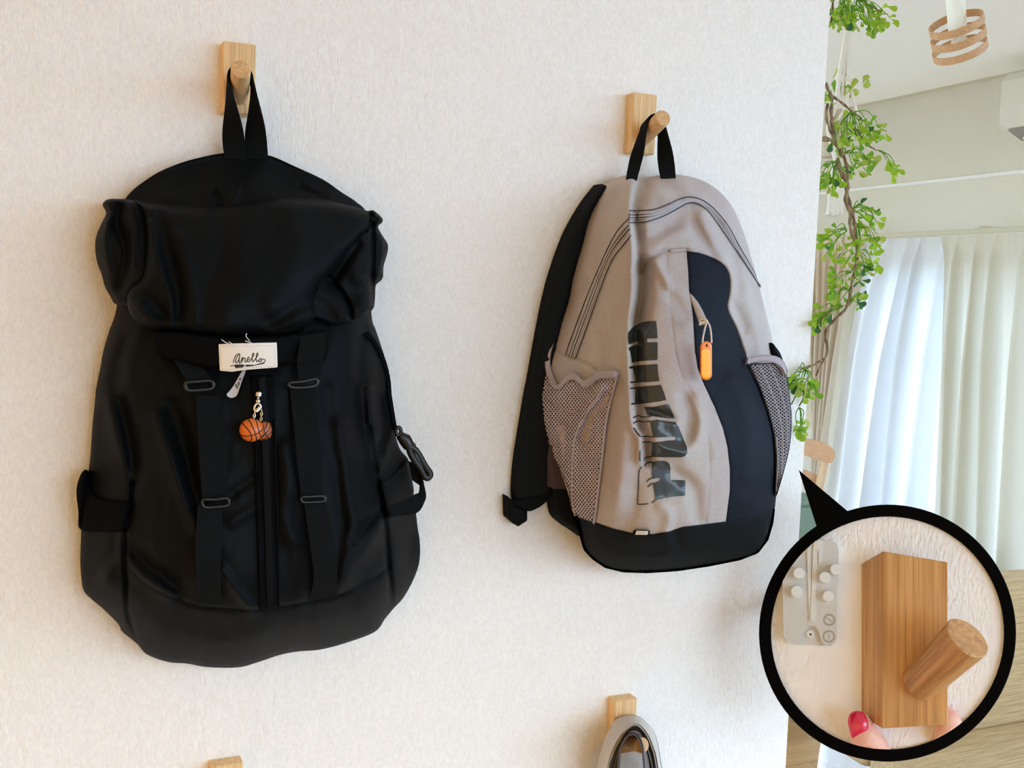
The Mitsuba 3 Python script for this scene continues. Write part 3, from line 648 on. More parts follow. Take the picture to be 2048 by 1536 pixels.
f(A2((1630, 50), (1640, 200), (1600, 330)), 10, -.006); f(A2((1670, 40), (1690, 180), (1660, 300), (1610, 450)), 8, .004); f(A2((1480, 800), (1550, 700), (1640, 620)), 10, -.005)
f(A2((1520, 900), (1600, 720), (1650, 690)), 12, .004); f(A1((1700, 1150), (1660, 1300), (1680, 1450)), 12, -.004); f(A1((300, 1200), (250, 1350), (230, 1500)), 12, -.004)
f(A2((160, 1000), (240, 880), (262, 760)), 12, .004); f(A2((1750, 700), (1720, 850), (1740, 1000)), 16, .004)
f(A1((820, 330), (850, 380), (840, 420)), 6, -.004); f(A1((950, 300), (930, 360), (915, 400)), 8, .003)
f(A1((540, 330), (700, 290), (900, 288), (1200, 290), (1400, 330)), 3.5, -.0012); f(A1((1310, 290), (1380, 330), (1470, 372)), 5, -.004)
left_seam = A2((305, 490), (298, 590), (278, 680), (265, 745), (263, 900), (270, 1050), (278, 1180), (325, 1320))
right_seam = A2((1560, 200), (1580, 330), (1600, 450), (1620, 560), (1640, 660), (1652, 780), (1665, 950), (1676, 1080), (1668, 1180), (1640, 1230))
base_seam = A2((266, 905), (330, 985), (400, 1040), (520, 1100), (640, 1142), (800, 1160), (950, 1164), (1100, 1150), (1250, 1120), (1390, 1090), (1500, 1040), (1600, 985), (1664, 935))
f(left_seam, 4.5, -.006); f(right_seam, 4.5, -.007); f(base_seam, 3.5, -.0025)
def crumple(P):
    q = np.c_[P[:, 0] / 52, P[:, 1] / 120, np.zeros(len(P))]
    return 0.010 * (meshkit.fbm(q, 3, 5) - 0.5)
FB_.extra.append(crumple)
add(B + '__body', relief(body_line, FB_, 4.0, skirt=0.004), 'black_nylon', True)
tag(B, 'black roll-top nylon backpack with two webbing straps hanging from the left wall hook', 'backpack')
# the folded lid: front flap and the two gussets tucked in at its ends
flap_line = A1((330, 378), (400, 395), (560, 408), (750, 415), (850, 415), (960, 400), (1100, 375), (1200, 362), (1300, 365), (1450, 380), (1600, 410), (1700, 440), (1735, 465), (1738, 500), (1725, 545),
               (1690, 590), (1620, 660), (1550, 740), (1480, 820), (1425, 880), (1402, 950), (1400, 1010), (1408, 1060), (1350, 1130), (1280, 1165), (1200, 1182), (1000, 1186), (850, 1180), (700, 1165), (550, 1160), (450, 1140), (380, 1110), (330, 1060), (305, 990), (310, 930), (340, 885), (385, 845), (405, 780), (412, 600), (400, 480), (370, 420))
lg_line = A1((175, 385), (215, 373), (330, 378), (395, 395), (420, 480), (432, 600), (425, 790), (400, 860), (350, 900), (330, 960), (330, 1010), (245, 995), (215, 950), (180, 890), (160, 820), (130, 740), (120, 640), (130, 580), (160, 510), (187, 450), (165, 407))
rg_line = A1((1735, 440), (1762, 452), (1800, 490), (1795, 515), (1772, 537), (1800, 590), (1830, 640), (1828, 690), (1805, 770), (1800, 840), (1760, 880), (1755, 960), (1735, 1030), (1620, 1085), (1550, 1112), (1500, 1117), (1450, 1095), (1380, 1060), (1370, 960), (1400, 860), (1480, 780), (1560, 690), (1650, 590), (1700, 540), (1725, 490))
FL = Field([(270, 402, .075), (410, 411, .082), (530, 400, .080), (640, 402, .076), (735, 425, .068), (300, 480, .100), (460, 480, .112), (620, 470, .102), (700, 480, .088), (300, 560, .112), (460, 580, .135), (600, 560, .126), (640, 540, .115),
            (275, 620, .110), (460, 645, .146), (590, 640, .138), (630, 610, .122), (330, 660, .120), (470, 675, .140), (560, 672, .134)], 1e-4)
FL.fold(A1((500, 480), (540, 680), (600, 900), (600, 1050)), 15, -.006).fold(A1((440, 520), (490, 760), (560, 960), (570, 1080)), 10, .005).fold(A1((620, 600), (680, 900), (690, 1100)), 16, .005)
FL.fold(A1((830, 420), (870, 600), (840, 800)), 22, -.004).fold(A1((1250, 420), (1300, 700), (1150, 1000)), 30, .004).fold(A1((1150, 1150), (1280, 1090), (1390, 1040)), 12, .006).fold(A1((1150, 1090), (1250, 1030), (1380, 960)), 13, -.004)
FL.fold(A1((380, 1000), (430, 1070), (560, 1120)), 10, .005).fold(A1((360, 930), (440, 960), (520, 1060)), 10, -.004)
FL.extra.append(lambda P: 0.006 * (meshkit.fbm(np.c_[P / 70, np.zeros(len(P))], 3, 15) - 0.5))
flap_r = resample(spline(flap_line, True, 4), 5, True)
add(B + '__lid', relief(flap_r, FL, 4.0, R=26, drop=.020, skirt=('rel', .03), cap=False), 'black_nylon', True)
FG = Field([(215, 405, .05), (200, 450, .052), (280, 420, .070), (285, 500, .088), (230, 500, .066), (200, 560, .045), (280, 560, .092), (220, 590, .058), (250, 610, .075)], 1e-4)
FG.fold(A1((260, 420), (250, 520), (300, 700), (260, 880)), 10, -.008).fold(A1((190, 500), (180, 640), (200, 780)), 9, .007).fold(A1((330, 420), (350, 560), (340, 760)), 10, .007).fold(A1((175, 395), (250, 385), (330, 390)), 5, .004)
add(B + '__lid__gusset', relief(resample(spline(lg_line, True, 4), 4, True), FG, 3.5, R=16, drop=.014, skirt=0.02), 'black_nylon', True)
FR = Field([(745, 425, .06), (765, 445, .055), (742, 480, .070), (770, 490, .05), (735, 540, .080), (680, 560, .088), (640, 600, .100), (660, 640, .104), (720, 620, .092), (755, 560, .058), (700, 590, .088)], 1e-4)
FR.fold(A1((1480, 830), (1560, 920), (1610, 1010), (1615, 1085)), 4, -.009).fold(A1((1500, 850), (1560, 760), (1650, 640)), 12, -.012).fold(A1((1430, 920), (1500, 960), (1560, 1050)), 14, .006).fold(A1((1650, 830), (1690, 900), (1690, 1000)), 14, .006)
FR.fold(A1((1742, 520), (1745, 700), (1740, 850), (1745, 980)), 4, -.008).fold(A1((1735, 470), (1760, 500), (1700, 560)), 4, -.006).fold(A1((1790, 590), (1795, 700), (1775, 820)), 7, .005)
add(B + '__lid__gusset', relief(resample(spline(rg_line, True, 4), 4, True), FR, 3.5, R=12, drop=.012, skirt=0.02), 'black_nylon', True)
# hem under the lid that carries label and straps
hem = A1((480, 1150), (860, 1180), (1180, 1175), (1470, 1140), (1475, 1290), (1440, 1325), (1190, 1345), (850, 1370), (640, 1330), (490, 1290))
FH = Field([(310, 670, .122), (320, 705, .120), (490, 690, .143), (490, 735, .141), (650, 670, .128), (650, 715, .126)], 0)
add(B + '__hem', relief(spline(hem, True, 3), FH, 4, R=8, drop=.006, skirt=('rel', .02)), 'black_nylon_dull', True)
# zipped front opening
zl, zr = A2((925, -80), (940, 150), (945, 280), (960, 700), (975, 1160)), A2((1050, -80), (1062, 150), (1066, 280), (1080, 700), (1086, 1142))
zip_poly = np.vstack([spline(zl), spline(zr)[::-1]])
add(B + '__zipper', relief(zip_poly, FB_, 4, off=.0025, R=4, drop=.002, skirt=('rel', .006), cap=False), 'black_nylon_dull', True)
tl = resample(spline(A2((985, -60), (1000, 150), (1006, 300), (1020, 700), (1033, 1155))), 3.4)
tp = at(tl[:, 0], tl[:, 1], FB_(tl) + .0040)
add(B + '__zipper__teeth', join([box(*np.ravel(np.c_[c - [.0026, .0012, .0006], c + [.0026, .0012, .0006]])) for c in tp] + [box(*np.ravel(np.c_[c + [.0006, -.0007, .0005], c + [.0042, .0007, .0014]])) for c in tp]), 'zip_coil', False, kind='stuff')
for line in (A2((952, 150), (958, 300), (972, 700), (985, 1158)), A2((1054, 150), (1060, 300), (1072, 700), (1080, 1145))):
    s = resample(spline(line), 6); add(B + '__zipper__piping', tube(at(s[:, 0], s[:, 1], FB_(s) + .0030), .0011, 6), 'black_nylon_dull', True)
# two webbing straps down the front, each threaded through a slider
def band(key, left, right, off, bulge=0.0, m='black_webbing', th=.0016, field=FB_):
    L, R_ = resample(spline(left), 8), resample(spline(right), 8)
    n = max(len(L), len(R_)); L, R_ = resample(L, 1e9 if n < 2 else np.linalg.norm(np.diff(L, axis=0), axis=1).sum() / (n - 1)), resample(R_, np.linalg.norm(np.diff(R_, axis=0), axis=1).sum() / (n - 1))
    m_ = min(len(L), len(R_)); L, R_ = L[:m_], R_[:m_]
    t = np.linspace(0, 1, m_)
    h = np.maximum(field(L), field((L + R_) / 2)); h = np.maximum(h, field(R_)) + off + bulge * np.sin(np.pi * t) ** 0.7
    k = np.ones(9) / 9; h = np.convolve(np.pad(h, 4, mode='edge'), k, 'valid')
    return add(key, loft(at(L[:, 0], L[:, 1], h), at(R_[:, 0], R_[:, 1], h), th), m, 40)
band(B + '__strap', A2((640, 30), (655, 300), (675, 590)), A2((765, 30), (795, 300), (808, 590)), .003, .007)
band(B + '__strap', A2((650, 610), (640, 800), (640, 950), (638, 1130)), A2((780, 610), (778, 800), (772, 950), (775, 1140)), .002, .010)
band(B + '__strap', A2((1138, -10), (1160, 200), (1180, 400), (1200, 585)), A2((1275, -15), (1290, 200), (1305, 400), (1312, 580)), .003, .006)
band(B + '__strap', A2((1212, 588), (1250, 850), (1265, 1000), (1240, 1112)), A2((1325, 590), (1360, 740), (1387, 900), (1387, 1095)), .002, .012)
band(B + '__strap', np.array([(317, 682), (345, 715), (372, 760)]), np.array([(372, 678), (395, 720), (426, 762)]), .010, .004)
band(B + '__strap', np.array([(601, 673), (597, 700), (594, 724)]), np.array([(651, 664), (650, 695), (646, 720)]), .024, .004, field=FH if False else FB_)
band(B + '__strap', np.array([(594, 722), (595, 740), (598, 758)]), np.array([(645, 719), (644, 735), (643, 752)]), .012, .002)
def slider(pts, rr=.0017, off=.010):
    s = resample(spline(np.array(pts), True, 6), 4, True)
    h = np.full(len(s), FB_(s).max() + off)
    add(B + '__slider', tube(at(s[:, 0], s[:, 1], h), rr, 8, closed=True), 'black_plastic', True)
slider([(372, 766), (398, 763), (424, 762), (425, 776), (400, 780), (376, 780)])
slider([(578, 766), (605, 763), (633, 758), (632, 770), (608, 775), (582, 774)])
slider([(406, 1000), (430, 999), (455, 997), (456, 1010), (432, 1014), (409, 1014)], .0014, .006)
slider([(603, 995), (625, 993), (648, 993), (649, 1002), (628, 1004), (606, 1004)], .0014, .006)
# elastic side pocket, left, and the right one under the strap
lp = A2((70, 430), (40, 432), (12, 498), (8, 560), (18, 650), (28, 740), (150, 752), (268, 742), (288, 660), (300, 592), (180, 578), (90, 540))
add(B + '__side_pocket', relief(resample(spline(lp, True, 4), 4, True), FB_, 4, off=.010, R=14, drop=.010, skirt=('rel', .02)), 'black_nylon_dull', True)
rp = A4((345, 855), (430, 830), (560, 720), (640, 620), (685, 600), (735, 830), (750, 1000), (640, 1090), (500, 1125), (400, 1140), (375, 1000))
add(B + '__side_pocket', relief(resample(spline(rp, True, 4), 3, True), FB_, 3.5, off=.008, R=9, drop=.008, skirt=('rel', .02)), 'black_nylon', True)
# side zip along the right edge, its pull ring, and the compression strap
sz = spline(A1((1705, 1165), (1740, 1200), (1790, 1290), (1815, 1360), (1832, 1440), (1838, 1520)), n=6)
sz = np.vstack([sz, spline(A4((500, 60), (520, 180), (530, 220)), n=5)]); szr = resample(sz, 3.2)
zh = FB_(szr) + .003
add(B + '__side_zipper', tube(at(szr[:, 0], szr[:, 1], zh), .0028, 8), 'black_nylon_dull', True)
add(B + '__side_zipper__teeth', join([ball(c, .0011, 0) for c in at(szr[:, 0] - 1, szr[:, 1], zh + .0028)]), 'zip_coil', False, kind='stuff')
cs = [((690, 600), (735, 825)), ((780, 650), (830, 890)), ((855, 790), (835, 900)), ((890, 1000), (800, 990)), ((860, 1110), (752, 1005)), ((780, 1215), (690, 1035)), ((600, 1250), (560, 1090)), ((480, 1260), (420, 1135))]
oL, iL = spline(A4(*[c[0] for c in cs]), n=6), spline(A4(*[c[1] for c in cs]), n=6)
hh = np.interp(np.linspace(0, 1, len(oL)), [0, .3, .5, .75, 1], [.035, .040, .050, .075, .098])
add(B + '__side_strap', loft(at(oL[:, 0], oL[:, 1], hh), at(iL[:, 0], iL[:, 1], hh), .0018), 'black_webbing', 40)
# top loop over the peg
a, b = peg_black; c = a + (b - a) * 0.52; rp_ = 0.0089 + .0022
ax = (b - a) / np.linalg.norm(b - a)
def over_peg(left, right, c, r, ax, h0, twist_l=1.0):
    """Path from the bag's top up round the peg and down again; the band turns to lie along the peg at the top."""
    P, W = [], []
    upv = np.array([0, 0, 1.0]); xv = np.array([1.0, 0, 0])
    lp, rp = at(left[0], left[1], h0), at(right[0], right[1], h0)
    for t in np.linspace(0, 1, 14)[:-1]:
        e = c - xv * r * 1.02; q = lp + (e - lp) * t; P.append(q)
        s = t ** 0.9; W.append(xv * (1 - s) + ax * s * 1.0)
    for th in np.linspace(np.pi, 0, 13):
        P.append(c + r * (np.cos(th) * xv + np.sin(th) * upv)); W.append(ax)
    for t in np.linspace(0, 1, 14)[1:]:
        e = c + xv * r * 1.02; q = e + (rp - e) * t; P.append(q)
        s = (1 - t) ** 0.9; W.append(xv * (1 - s) + ax * s)
    return np.array(P), np.array(W)
P_, W_ = over_peg((471, 318), (514, 318), c, rp_, ax, .022)
wid = np.interp(np.arange(len(P_)), [0, 13, 26, len(P_) - 1], [.0207, .0207, .0207, .0207])
add(B + '__top_loop', ribbon(P_, W_, wid, .0018), 'black_webbing', 40)
# cloth label with its lettering
lab = A3((100, 285), (290, 277), (600, 270), (790, 265), (800, 560), (640, 572), (400, 592), (260, 612), (115, 600))
add(B + '__label', relief(lab, FH, 4, off=.0028, R=3, drop=.0008, skirt=('rel', .0022)), 'label_cloth', True, label='cream cloth name label')
def on_label(pts, rad, key=B + '__label__lettering', m='print_ink', F=FH, off=.0031, n=6):
    s = resample(spline(pts, n=n), 1.2)
    return tube(at(s[:, 0], s[:, 1], F(s) + off), rad, 5)
lt = [((275, 505), (285, 460), (315, 410), (345, 400), (352, 412)), ((345, 405), (318, 440), (300, 490), (310, 508), (335, 480), (352, 430)), ((355, 405), (345, 460), (345, 505), (360, 505), (372, 470), (380, 440)),
      ((380, 440), (385, 455), (378, 505)), ((380, 480), (400, 448), (415, 455), (412, 490), (425, 500), (440, 475)), ((438, 478), (465, 462), (462, 440), (445, 448), (440, 480), (455, 498), (480, 475)),
      ((480, 475), (515, 420), (518, 395), (505, 400), (498, 470), (508, 495), (530, 470)), ((530, 470), (565, 418), (565, 392), (553, 400), (545, 468), (556, 494), (580, 470)),
      ((605, 455), (585, 462), (585, 492), (605, 492), (610, 465), (600, 455)), ((608, 465), (640, 465), (655, 480), (635, 505), (560, 525)), ((240, 545), (265, 540), (300, 545)), ((330, 540), (480, 540), (560, 528), (640, 512))]
add(B + '__label__lettering', join([on_label(A3(*s), .00035) for s in lt] + [relief(A3((290, 528), (398, 524), (395, 560), (300, 570)), FH, 2, off=.0033), relief(A3((425, 528), (515, 530), (512, 545), (430, 552)), FH, 2, off=.0033)]), 'print_ink', False, label='handwritten style dark lettering with an underline')
st = resample(np.vstack([A3((125, 318), (760, 300)), A3((765, 310), (775, 545)), A3((740, 548), (400, 570), (140, 588)), A3((135, 580), (125, 320))]), 2.6)[::2]
add(B + '__label__stitching', join([ball(q, .0005, 0) for q in at(st[:, 0], st[:, 1], FH(st) + .0028)]), 'care_tape', False, kind='stuff')
for s in (((135, 230), (180, 262), (260, 300)), ((220, 255), (260, 280), (320, 292)), ((435, 158), (425, 190), (470, 250)), ((415, 245), (460, 262), (525, 282))):
    add(B + '__label__loose_thread', on_label(A3(*s), .0004, off=.012), 'white_thread', True)
care = A3((425, 592), (378, 720), (325, 875), (285, 914), (232, 918), (195, 885), (205, 868), (262, 800), (312, 718), (365, 625), (385, 596))
add(B + '__care_tag', relief(spline(care, True, 4), FB_, 3, off=.012, skirt=('rel', .0008)), 'care_tape', True, label='grey care tape below the label')
add(B + '__care_tag__lettering', join([on_label(A3(*s), .0004, F=FB_, off=.0125) for s in (((370, 690), (350, 700), (362, 715)), ((350, 735), (335, 745), (345, 760), (330, 765)), ((335, 780), (318, 790), (325, 810)), ((310, 760), (300, 785)))]), 'print_ink', True)
# sphere-and-clip ornaments hanging from the zip: a key charm of its own
K = 'key_charm'
hk = FB_(A3((520, 1000)))[0] + .011
def a3(x, y, o=0.0): q = A3((x, y))[0]; return at(q[0], q[1], hk + o)
add(K + '__cap', cyl(a3(578, 845), a3(572, 905), .0030, 12, bevel=.0006), 'chrome', 40)
add(K + '__swivel', join([ball(a3(567, 960), .0024, 2), cyl(a3(572, 905), a3(567, 985), .0011, 8)]), 'chrome', 40)
lob = spline(np.array([a3(570, 985), a3(600, 1020), a3(585, 1060), a3(540, 1082), a3(522, 1050), a3(535, 1005)]), True, 6)
add(K + '__clasp', join([tube(lob, .0011, 8, closed=True), tube([a3(590, 1030), a3(545, 1080)], .0019, 8)]), 'chrome', 40)
def links(p0, p1, n, m, key):
    out = []
    for i in range(n):
        q = p0 + (p1 - p0) * (i + .5) / n; L = np.linalg.norm(p1 - p0) / n * .75
        th = np.linspace(0, 2 * np.pi, 12, endpoint=False); d = (p1 - p0) / np.linalg.norm(p1 - p0)
        s = np.cross(d, [0, 1, 0]) if i % 2 else np.array([0, 1.0, 0]); s /= np.linalg.norm(s)
        out.append(tube(q + np.outer(np.cos(th) * L, d) + np.outer(np.sin(th) * L * .55, s), .0006, 6, closed=True))
    add(key, join(out), m, True)
links(a3(530, 1085), a3(515, 1180), 3, 'chrome', K + '__chain'); links(a3(610, 1065), a3(600, 1185), 4, 'brass', K + '__chain')
def basketball(c, r, m, scale=(1, 1, 1), rot=(0.25, -0.35, 0.1), key=K + '__ball', lab=None):
    Rm = trimesh.transformations.euler_matrix(*rot)[:3, :3]; sc = np.array(scale)
    k = add(key, ball(c, r, 3, scale=(1, 1, 1)) if scale == (1, 1, 1) else (ball((0, 0, 0), r, 3).vertices * sc + c, ball((0, 0, 0), r, 3).faces), m, True, label=lab)
    th = np.linspace(0, 2 * np.pi, 48, endpoint=False); rings = []
    rings.append(np.c_[np.cos(th), np.sin(th), 0 * th]); rings.append(np.c_[0 * th, np.sin(th), np.cos(th)])
    for s in (-1, 1):
        u = np.c_[s * (.42 + .30 * np.cos(th) ** 2 * 0 + 0 * th), np.cos(th), np.sin(th)]; u[:, 0] = s * (.38 + .28 * np.abs(u[:, 2]) ** 2)
        rings.append(u / np.linalg.norm(u, axis=1, keepdims=True))
    for q in rings:
        add(k + '__seam', tube((q @ Rm.T) * r * sc * 1.0 + c, r * .045, 6, closed=True), 'seam_black', True)
basketball(a3(490, 1300, .004), .0102, 'orange_ball', lab='orange basketball')
basketball(a3(635, 1310, -.006), .0098, 'brown_ball', (.72, .8, 1.02), (0.2, 0.9, 0.2), lab='brown half-hidden ball')
tag(K, 'small basketball key charm hanging from the front zip of the black backpack', 'key charm')
# carabiner at the right edge
C = 'carabiner'
def a4(x, y, h=.055): q = A4((x, y))[0]; return at(q[0], q[1], h)
rg = [a4(572 + 30 * math.cos(t), 252 + 48 * math.sin(t)) for t in np.linspace(0, 2 * np.pi, 20, endpoint=False)]
add(B + '__side_zipper__pull_ring', tube(rg, .0020, 8, closed=True), 'black_plastic', True)
add(C + '__swivel', join([tube([a4(585, 300), a4(650, 350), a4(700, 430)], [.0045, .0068, .0060], 12), ball(a4(745, 415), .0028, 2)]), 'black_plastic', 40)
frame = spline(np.array([a4(705, 440), a4(760, 460), a4(820, 540), a4(880, 650), a4(945, 750), a4(925, 800), a4(885, 790), a4(830, 690), a4(770, 610), a4(715, 510)]), True, 6)
add(C + '__frame', tube(frame, .0034, 10, closed=True), 'black_plastic', True)
add(C + '__gate', tube([a4(760, 500), a4(800, 590), a4(850, 680)], .0028, 10), 'black_plastic', True)
tag(C, 'small black plastic snap hook clipped at the right edge of the black backpack', 'snap hook')
# ------------------------------------------------------------------ taupe and navy backpack
G1, G2 = crop(980, 300, 3.2), crop(980, 700, 3.2)
U1, U2 = crop(1230, 600, 6.144), crop(1230, 800, 5.296)
S = numbered_thing('backpack')
side_left = G1((820, 180), (750, 222), (680, 300), (610, 440), (560, 620), (510, 800), (480, 960), (440, 1100), (420, 1200))
outer = np.vstack([G1((860, 165), (905, 163), (960, 178), (1000, 180), (1060, 165), (1150, 155), (1250, 165), (1360, 195), (1450, 250), (1520, 320), (1570, 400), (1620, 520), (1670, 680), (1720, 860), (1760, 1020), (1800, 1180), (1820, 1290)),
                   G2((1835, 80), (1860, 200), (1880, 330), (1890, 440), (1880, 600), (1860, 740), (1840, 880), (1820, 1000), (1800, 1110), (1770, 1210), (1710, 1290), (1600, 1335), (1400, 1375), (1200, 1405), (1000, 1418), (850, 1412), (740, 1385), (660, 1330), (610, 1275), (590, 1210), (560, 1080), (520, 1030), (500, 940), (470, 860), (420, 730), (380, 600), (350, 480), (335, 330), (340, 200), (370, 60)),
                   side_left[::-1][1:-1]])
outer = resample(spline(outer, True, 5), 5, True)
crease = np.vstack([G1((925, 172), (905, 250), (890, 370), (890, 440), (905, 560), (912, 700), (912, 900), (900, 1050), (885, 1180), (884, 1300)), G2((884, 0), (890, 200), (902, 400), (918, 490), (958, 570), (962, 700))])
FS = Field([(1245, 358, .055), (1300, 356, .055), (1400, 368, .055), (1192, 398, .022), (1225, 420, .068), (1258, 430, .098), (1320, 400, .088), (1420, 400, .07), (1470, 450, .062),
            (1155, 500, .022), (1200, 520, .070), (1260, 520, .122), (1330, 460, .110), (1420, 470, .095), (1490, 530, .065), (1330, 540, .128), (1400, 560, .128), (1470, 600, .092),
            (1130, 600, .022), (1190, 620, .080), (1255, 620, .130), (1320, 640, .148), (1400, 660, .150), (1480, 700, .100), (1525, 640, .060),
            (1100, 730, .030), (1170, 740, .085), (1235, 745, .130), (1300, 760, .162), (1400, 780, .168), (1480, 800, .135), (1560, 780, .062),
            (1090, 850, .030), (1150, 870, .080), (1212, 870, .132), (1300, 880, .172), (1400, 900, .176), (1490, 910, .148), (1565, 900, .070),
            (1120, 960, .050), (1160, 980, .085), (1200, 980, .130), (1300, 990, .168), (1400, 1000, .172), (1500, 1000, .135), (1550, 1000, .075),
            (1165, 1060, .075), (1200, 1060, .112), (1290, 1075, .152), (1400, 1060, .158), (1500, 1060, .112), (1210, 1110, .09), (1300, 1130, .11), (1420, 1110, .11)], 1e-4)
FS.rim(outer, 34, 0.02)
h = FS.fold
cr = resample(spline(crease), 6)
h(crease, 9, .010); h(crease + [14, 0], 11, -.016)
h(G1((985, 180), (1000, 240), (970, 330)), 7, -.008); h(G1((1050, 180), (1080, 250), (1150, 330)), 16, .005); h(G1((1180, 180), (1260, 260), (1330, 300)), 14, .006); h(G1((1300, 200), (1400, 300), (1480, 420)), 14, -.006)
h(G1((1360, 420), (1400, 520), (1450, 640), (1530, 760), (1580, 960)), 13, .010); h(G1((1300, 480), (1360, 560), (1430, 660)), 13, -.006); h(G1((1560, 700), (1580, 850), (1570, 1000), (1620, 1150)), 12, -.010); h(G1((1640, 900), (1700, 1100), (1740, 1280)), 14, .007)
h(G1((960, 560), (1030, 560), (1130, 500), (1200, 440)), 18, -.007); h(G1((1060, 600), (1160, 540), (1260, 500)), 12, .004)
h(G1((1060, 720), (1110, 800), (1140, 880)), 10, .006); h(G1((985, 740), (985, 900), (955, 1080)), 17, -.024); h(G1((1100, 860), (1180, 960), (1250, 1060)), 12, -.005)
h(G1((780, 300), (760, 420), (720, 560)), 14, -.006); h(G1((700, 620), (680, 760), (600, 900)), 12, -.005); h(G1((620, 800), (660, 900), (580, 1060)), 10, .004)
h(G1((760, 900), (800, 1060), (760, 1300)), 16, -.004); h(G1((700, 1180), (720, 1300), (715, 1400)), 10, -.005); h(G1((830, 1220), (820, 1320), (800, 1400)), 14, .004)
h(G2((1250, 300), (1290, 420), (1270, 560)), 14, -.008); h(G2((1320, 330), (1350, 480), (1300, 620)), 14, .006); h(G2((1180, 780), (1300, 880), (1330, 1080)), 14, -.007); h(G2((1100, 1000), (1150, 1060), (1130, 1160)), 12, .005)
h(G2((860, 400), (850, 700), (800, 1000)), 20, .008); h(G2((930, 900), (900, 1050), (850, 1160)), 16, -.005); h(G2((1560, 200), (1680, 500), (1650, 800)), 20, .007); h(G2((1200, 1190), (1230, 1270), (1280, 1330)), 10, -.007); h(G2((1120, 1200), (1150, 1290), (1060, 1360)), 12, .006)
h(G2((800, 1370), (1000, 1360), (1250, 1345)), 6, -.003); h(G2((1000, 540), (1100, 620), (1240, 660)), 14, .008); h(G2((980, 380), (1060, 400), (1180, 440)), 8, -.004)
h(G1((920, 775), (970, 775), (1010, 720), (1080, 660), (1150, 645), (1260, 640)), 4, -.005)
h(G1((1130, 660), (1130, 760), (1150, 900), (1160, 1050), (1190, 1300), (1240, 1500)), 2.2, -.0012); h(G2((1180, 0), (1240, 180), (1330, 350), (1375, 480), (1400, 620), (1405, 800), (1395, 950), (1380, 1100)), 2.2, -.0012)
h(G1((415, 1275), (500, 1320), (600, 1360), (690, 1420)), 3, -.003)
FS.extra.append(lambda P: 0.006 * (meshkit.fbm(np.c_[P[:, 0] / 45, P[:, 1] / 80, np.zeros(len(P))], 3, 25) - 0.5))
add(S + '__body', relief(outer, FS, 3.6, skirt=0.012), 'taupe_cloth', True)
tag(S, 'taupe backpack with navy panel and mesh side pockets hanging from the upper right wall hook', 'backpack')
base = np.vstack([G2((550, 1065), (660, 1108), (780, 1150), (900, 1180), (1050, 1188), (1150, 1170), (1240, 1140), (1400, 1120), (1508, 1106), (1650, 1080), (1730, 1060), (1818, 1018)), G2((1806, 1110), (1776, 1212), (1714, 1294), (1600, 1339), (1400, 1379), (1200, 1409), (1000, 1422), (850, 1416), (737, 1388), (656, 1332), (605, 1277), (585, 1210))])
FSb = lambda P: FS(P)
base = np.array(Polygon(base).buffer(0).buffer(2.2).exterior.coords)[:-1]
add(S + '__base', relief(resample(base, 5, True), FS, 3.6, off=.0035, R=4, drop=.002, skirt=('rel', .012), cap=False), 'slate_cloth', True)
back = G2((430, 560), (470, 700), (520, 900), (560, 1060), (600, 1150), (640, 1230), (560, 1180), (430, 1085), (402, 1000), (388, 900), (384, 700), (392, 560))
add(S + '__back_panel', relief(spline(back, True, 4), 0.030, 5, R=12, drop=.012, skirt=.003), 'slate_cloth', True)
back2 = G2((384, 690), (402, 560), (470, 700), (515, 890), (395, 888))
add(S + '__back_panel', relief(back2, 0.034, 5, skirt=.003), 'mauve_lining', True)
navy = np.vstack([G1((1258, 650), (1340, 652), (1420, 682), (1488, 722), (1528, 782), (1540, 860), (1532, 940), (1520, 1000), (1540, 1060), (1580, 1140), (1640, 1310)), G2((1655, 90), (1720, 230), (1780, 400), (1812, 520), (1828, 700), (1836, 890), (1823, 1012), (1730, 1058), (1650, 1078), (1508, 1104), (1522, 1000), (1535, 900), (1535, 760), (1520, 620), (1490, 500), (1440, 370), (1370, 220), (1330, 120), (1312, 0)), G1((1315, 1350), (1308, 1200), (1298, 1050), (1275, 900), (1268, 760))])
add(S + '__front_panel', relief(resample(navy, 4, True), FS, 3.6, off=.0022, R=4, drop=.002, skirt=('rel', .010), cap=False), 'navy_cloth', True, label='navy front panel')
edge = spline(np.vstack([G1((1150, 645), (1260, 640), (1340, 650), (1422, 680), (1492, 720), (1532, 782), (1544, 860), (1536, 940), (1524, 1000), (1544, 1060), (1584, 1140), (1640, 1300))])); edge = resample(edge, 5)
add(S + '__piping', tube(at(edge[:, 0], edge[:, 1], FS(edge) + .002), .0018, 8), 'taupe_cloth', True)
# main zip round the top and its run down the left side
def zipper(key, up, lo, rails=(.30, .5, .70)):
    u_, l_ = resample(spline(up), 5), resample(spline(lo), 5); n = 60
    u_, l_ = [np.stack([np.interp(np.linspace(0, 1, n), np.linspace(0, 1, len(q)), q[:, i]) for i in (0, 1)], 1) for q in (u_, l_)]
    k = add(key, relief(np.vstack([u_, l_[::-1]]), FS, 3, off=.0022, R=3, drop=.0012, skirt=('rel', .006), cap=False), 'taupe_zip', True)
    for t, rr, m in ((rails[0], .0010, 'taupe_zip'), (rails[1], .0013, 'taupe_zip'), (rails[2], .0010, 'taupe_zip'), ((rails[0] + rails[1]) / 2, .0005, 'seam_dark'), ((rails[1] + rails[2]) / 2, .0005, 'seam_dark'), (.03, .0005, 'seam_dark'), (.97, .0005, 'seam_dark')):
        q = u_ + (l_ - u_) * t
        add(k + ('__coil' if m == 'taupe_zip' else '__seam'), tube(at(q[:, 0], q[:, 1], FS(q) + .0028), rr, 6), m, True)
